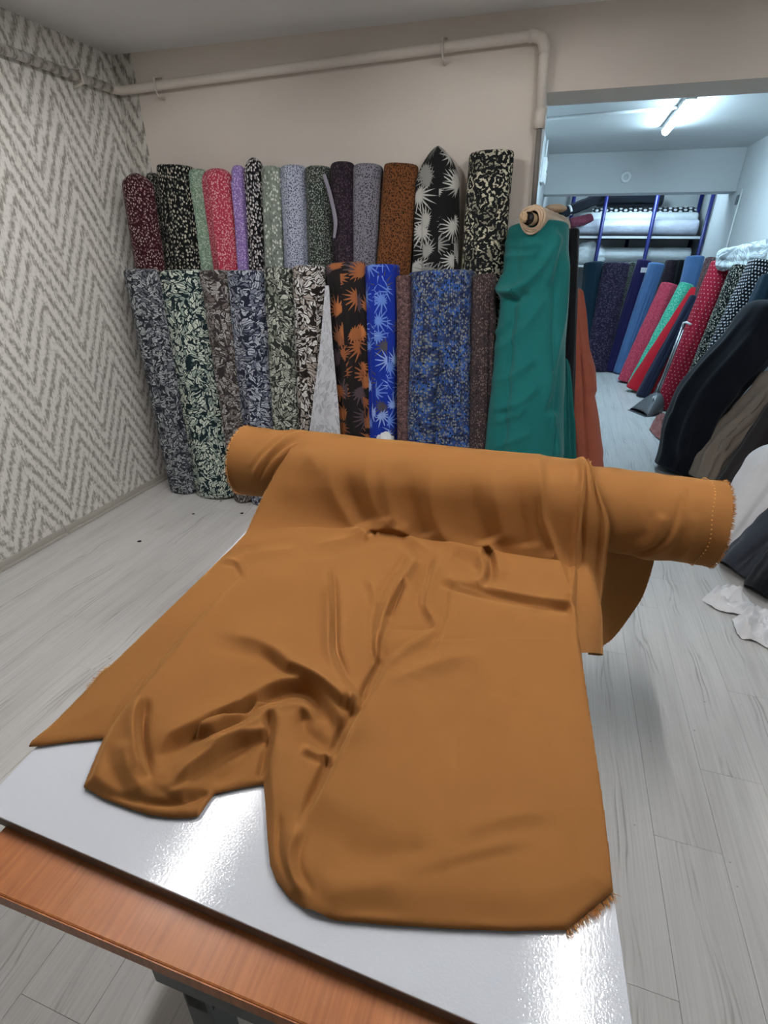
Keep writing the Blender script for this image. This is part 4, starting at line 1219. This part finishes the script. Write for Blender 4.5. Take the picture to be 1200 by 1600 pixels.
lying('maroon roll end below the banded black roll', m_cloth('maroon_cloth', (88, 32, 48)), (-.02, 9.35, 2.06), (.30, 9.6, 2.14), .07, 37, None)
lump_o = lump('plastic_bundle', (0.35, 9.58, 1.62), (.26, .12, .19), MAT['wrap2'], None, 8, .35, 8, flat=1.502)
tag(lump_o, 'crumpled clear plastic wrapping between the blue rack posts', 'plastic wrap')

# ---- rear room: standing rolls in front of the rack and along the right wall
GR = 'rolls standing in the rear room'
RRS = [
 ('dark petrol roll at the left end of the rear row', 'petrol', (929, 409), 32, (913, 562), 30, 9.16, 9.02, {}),
 ('plum roll with a dense floral print in the rear row', 'plum_floral', (964, 410), 40, (931, 570), 38, 9.06, 8.92, {}),
 ('dark green roll top peeping between the plum and indigo rolls', 'slate', (987, 409), 18, (965, 540), 18, 9.24, 9.18, {}),
 ('indigo roll with a small white ticket', 'indigo', (1007, 406), 24, (957, 572), 24, 9.10, 8.96, {}),
 ('denim blue roll leaning in the rear row', 'denim', (1027, 411), 27, (971, 576), 23, 8.98, 8.84, {}),
 ('black speckled roll behind the pink roll', 'plum', (1051, 406), 20, (1010, 560), 20, 9.15, 9.05, {}),
 ('very dark green roll behind the mint roll', 'black', (1066, 406), 20, (1030, 560), 20, 9.12, 9.02, {}),
 ('rose pink printed roll in the rear room', 'rose', (1047, 443), 28, (983, 592), 34, 8.38, 8.20, {}),
 ('bright mint printed roll', 'mint', (1074, 443), 24, (1022, 545), 26, 8.12, 8.02, {}),
 ('denim roll with a white end above the mint roll', 'denim', (1087, 400), 30, (1060, 520), 30, 8.62, 8.52, {}),
 ('plain red roll beside the mint roll', 'red', (1092, 452), 26, (1001, 606), 44, 7.80, 7.62, {}),
 ('navy cloth hanging over the red roll', 'navy', (1086, 462), 16, (1018, 590), 20, 7.52, 7.40, {}),
 ('olive patterned roll behind the red dotted roll', 'mauve', (1112, 402), 18, (1075, 520), 18, 7.75, 7.65, {}),
 ('dark red roll with small white dots', 'red_dot', (1131, 409), 38, (1046, 625), 46, 6.98, 6.80, {}),
 ('black roll with pale flecks between the dotted rolls', 'black_cream', (1158, 414), 30, (1092, 580), 32, 6.72, 6.60, {}),
 ('black roll with white polka dots', 'black_dot', (1192, 408), 42, (1110, 590), 52, 6.25, 6.05, {}),
 ('dark blue roll behind the large ink black bundle', 'petrol', (1206, 430), 36, (1150, 560), 40, 5.75, 5.60, {}),
]
for i, (lab, pt, t, wt, b, wb, yt, yb, kw) in enumerate(RRS):
    roll_px(lab, PT[pt], t, wt, b, wb, yt, yb, ry=.12, seed=100 + i, group=GR, folds=.006, power=5, cap=.05, n=48, m=40, **kw)
ind = find('indigo roll')
child_of(box('ticket', ony(1002, 418, 8.96), ony(1010, 426, 8.955), MAT['white']), ind)
roll_px('large ink black cloth bundle slumped against the right wall', PT['ink'], (1215, 476), 96, (1066, 716), 74, 4.95, 4.66, ry=.20, seed=131, group=None, power=3, cap=.15, folds=.012, n=120, m=110, nofl=True, bulge=.02, bend=-.11, bend_at=.42,
        feats=[('ridge', [(1190, 520), (1130, 590), (1080, 660), (1060, 730)], .03, 16, 12), ('ridge', [(1160, 600), (1110, 660), (1090, 720)], .02, 10, 12), ('ridge', [(1050, 640), (1040, 690), (1045, 735)], .015, 10, 10)])
roll_px('taupe cloth roll with a loose fold beside the ink black bundle', PT['taupe'], (1230, 590), 80, (1122, 722), 62, 4.72, 4.50, ry=.14, seed=132, group=None, power=3, cap=.1, folds=.012, n=100, m=90, nofl=True, bend=-.05, bend_at=.3, gain=1.6,
        feats=[('ridge', [(1200, 610), (1160, 660), (1135, 680), (1132, 720)], .02, 8, 8), ('ridge', [(1195, 640), (1160, 690), (1150, 730)], .015, 8, 8)])
roll_px('dark cocoa cloth roll at the right edge above the white bundle', PT['cocoa'], (1250, 620), 80, (1178, 715), 62, 4.42, 4.22, ry=.12, seed=133, group=None, power=3, cap=.1, folds=.010, n=80, m=60, nofl=True)
roll_px('plump white cloth bundle leaning at the right edge behind the ochre roll', PT['white_c'], (1250, 705), 150, (1158, 830), 104, 3.60, 3.36, ry=.16, seed=134, group=None, power=2.2, cap=.22, folds=.008, n=100, m=70, nofl=True, foot_round=.08)
roll_px('charcoal grey cloth bundle on the floor beside the white scraps', PT['char'], (1262, 800), 110, (1165, 880), 66, 3.18, 3.04, ry=.12, seed=135, group=None, power=2.5, cap=.15, folds=.008, n=80, m=60, nofl=True, foot_round=.06)
roll_px('black cloth bundle on the floor at the right edge of the picture', PT['black'], (1275, 840), 110, (1200, 920), 80, 2.98, 2.82, ry=.12, seed=136, group=None, power=2.5, cap=.15, folds=.008, n=80, m=60, nofl=True, foot_round=.06)
tag(make_roll(None, PT['white_print'], ony(1122, 405, 6.86), ony(1206, 398, 6.60), .075, .10, .10, .14, 3, .06, .012, 137, None, side=(0, 1, 0), nofl=True, foot_round=.05, name='folded_cloth'),
    'white leaf patterned cloth laid over the tops of the dotted rolls', 'cloth')

# crumpled cloth on the floor
def scrap(label, px, mat, hgt, seed, freq=30):
    poly = np.array([onz(x, y, 0)[:2] for x, y in px]); c = poly.mean(0)
    pl = spline(np.vstack([poly, poly[:1]]), 6)[:-1]
    nr_ = 26; V = []; U = []
    rg = np.random.default_rng(seed)
    ph = rg.uniform(0, 6.28, 7); kk = rg.normal(0, freq, (7, 2))
    for j in range(nr_):
        f = 1 - j / (nr_ - 1)
        for p in pl:
            q = c + (p - c) * f
            w = sum((1 - abs(math.sin(kk[i] @ q + ph[i]))) ** 2.2 for i in range(7)) / 7
            z = 0.003 + hgt * (w * 2.2 - .15) * min(1, (1 - f) * 4 + .2)
            V.append((q[0], q[1], max(z, .0025))); U.append(q)
    n = len(pl)
    o = mesh_obj('cloth_scrap', V, grid_faces(n, nr_, True), mat, None, np.array(U))
    o.data.transform(Matrix.Translation(-Vector((c[0], c[1], 0)))); o.location = (c[0], c[1], 0)
    return tag(o, label, 'cloth scrap', 'cloth scraps on the floor')
scrap('pointed white cloth scrap on the floor nearest the ochre roll', [(1096, 938), (1118, 922), (1145, 921), (1168, 935), (1180, 960), (1150, 962), (1120, 955)], PT['white_c'], .09, 1, 42)
scrap('crumpled white cloth scrap at the right edge of the floor', [(1143, 968), (1170, 955), (1215, 958), (1240, 990), (1215, 1020), (1180, 1005), (1160, 1000), (1150, 990)], PT['white_c'], .10, 2, 38)
scrap('dusky pink cloth crumpled at the foot of the ink black bundle', [(1014, 672), (1024, 655), (1040, 650), (1050, 665), (1045, 685), (1030, 688)], PT['dusky'], .10, 3)

# ---- lobby dustpan
dp = empty('dustpan', tuple(onz(1012, 645, 0))); tag(dp, 'grey metal dustpan with an upright handle by the red rolls', 'dustpan')
dp.rotation_euler = (0, 0, math.radians(-58))
V = []; ns, na = 14, 18
for j in range(ns):
    s = j / (ns - 1)
    wd = .15 * (1 - .45 * s ** 1.5); ht = (.04 + .20 * math.sin(min(1, s * 1.15) * math.pi / 2)) * (1 if s < .85 else 1 - (s - .85) * 1.2)
    for i in range(na):
        a = math.pi * i / (na - 1)
        V.append((-wd * math.cos(a), -.13 + .26 * s, .004 + ht * math.sin(a) ** .7))
Fc = grid_faces(na, ns); Fc.append(tuple(range((ns - 1) * na, ns * na)))
o = mesh_obj('hood', V, Fc, MAT['pan'], dp); mo = o.modifiers.new('thick', 'SOLIDIFY'); mo.thickness = .004
box('scoop_plate', (-.15, -.16, .001), (.15, .13, .006), MAT['pan'], dp)
tube('clip', [(.05, -.02, .20), (.07, -.03, .21), (.075, -.05, .19)], .008, MAT['white'], dp, 8)
hd = tube('handle', [(-.01, .06, .20), (-.02, .13, .55), (-.03, .20, .95)], .013, MAT['steel'], dp, 12)
tube('handle_rod', [(.018, .06, .20), (.008, .13, .55), (-.002, .20, .92)], .009, MAT['steel'], dp, 10)
tube('hook', [(-.03, .20, .95), (-.03, .205, .99), (0.0, .21, 1.0), (.05, .23, .98)], .012, MAT['white'], dp, 10)

# ---- small debris on the floor
for px, r_, lab in (((218, 846), .014, 'dark oval lint speck alone on the bare floor left of the ochre cloth'), ((378, 802), .012, 'dark lint speck under the left end of the ochre roll'),
                ((345, 783), .008, 'smallest dark lint speck by the foot of the green leaf roll'), ((302, 803), .010, 'dark lint speck on the floor in front of the corner rolls')):
    c = onz(px[0], px[1], 0)
    tag(lump('lint_scrap', c, (r_, r_ * .9, r_ * .35), PT['ink'], None, int(px[0]), .4, 5, 12, 8, flat=0.0005), lab, 'lint', 'lint scraps on the floor')
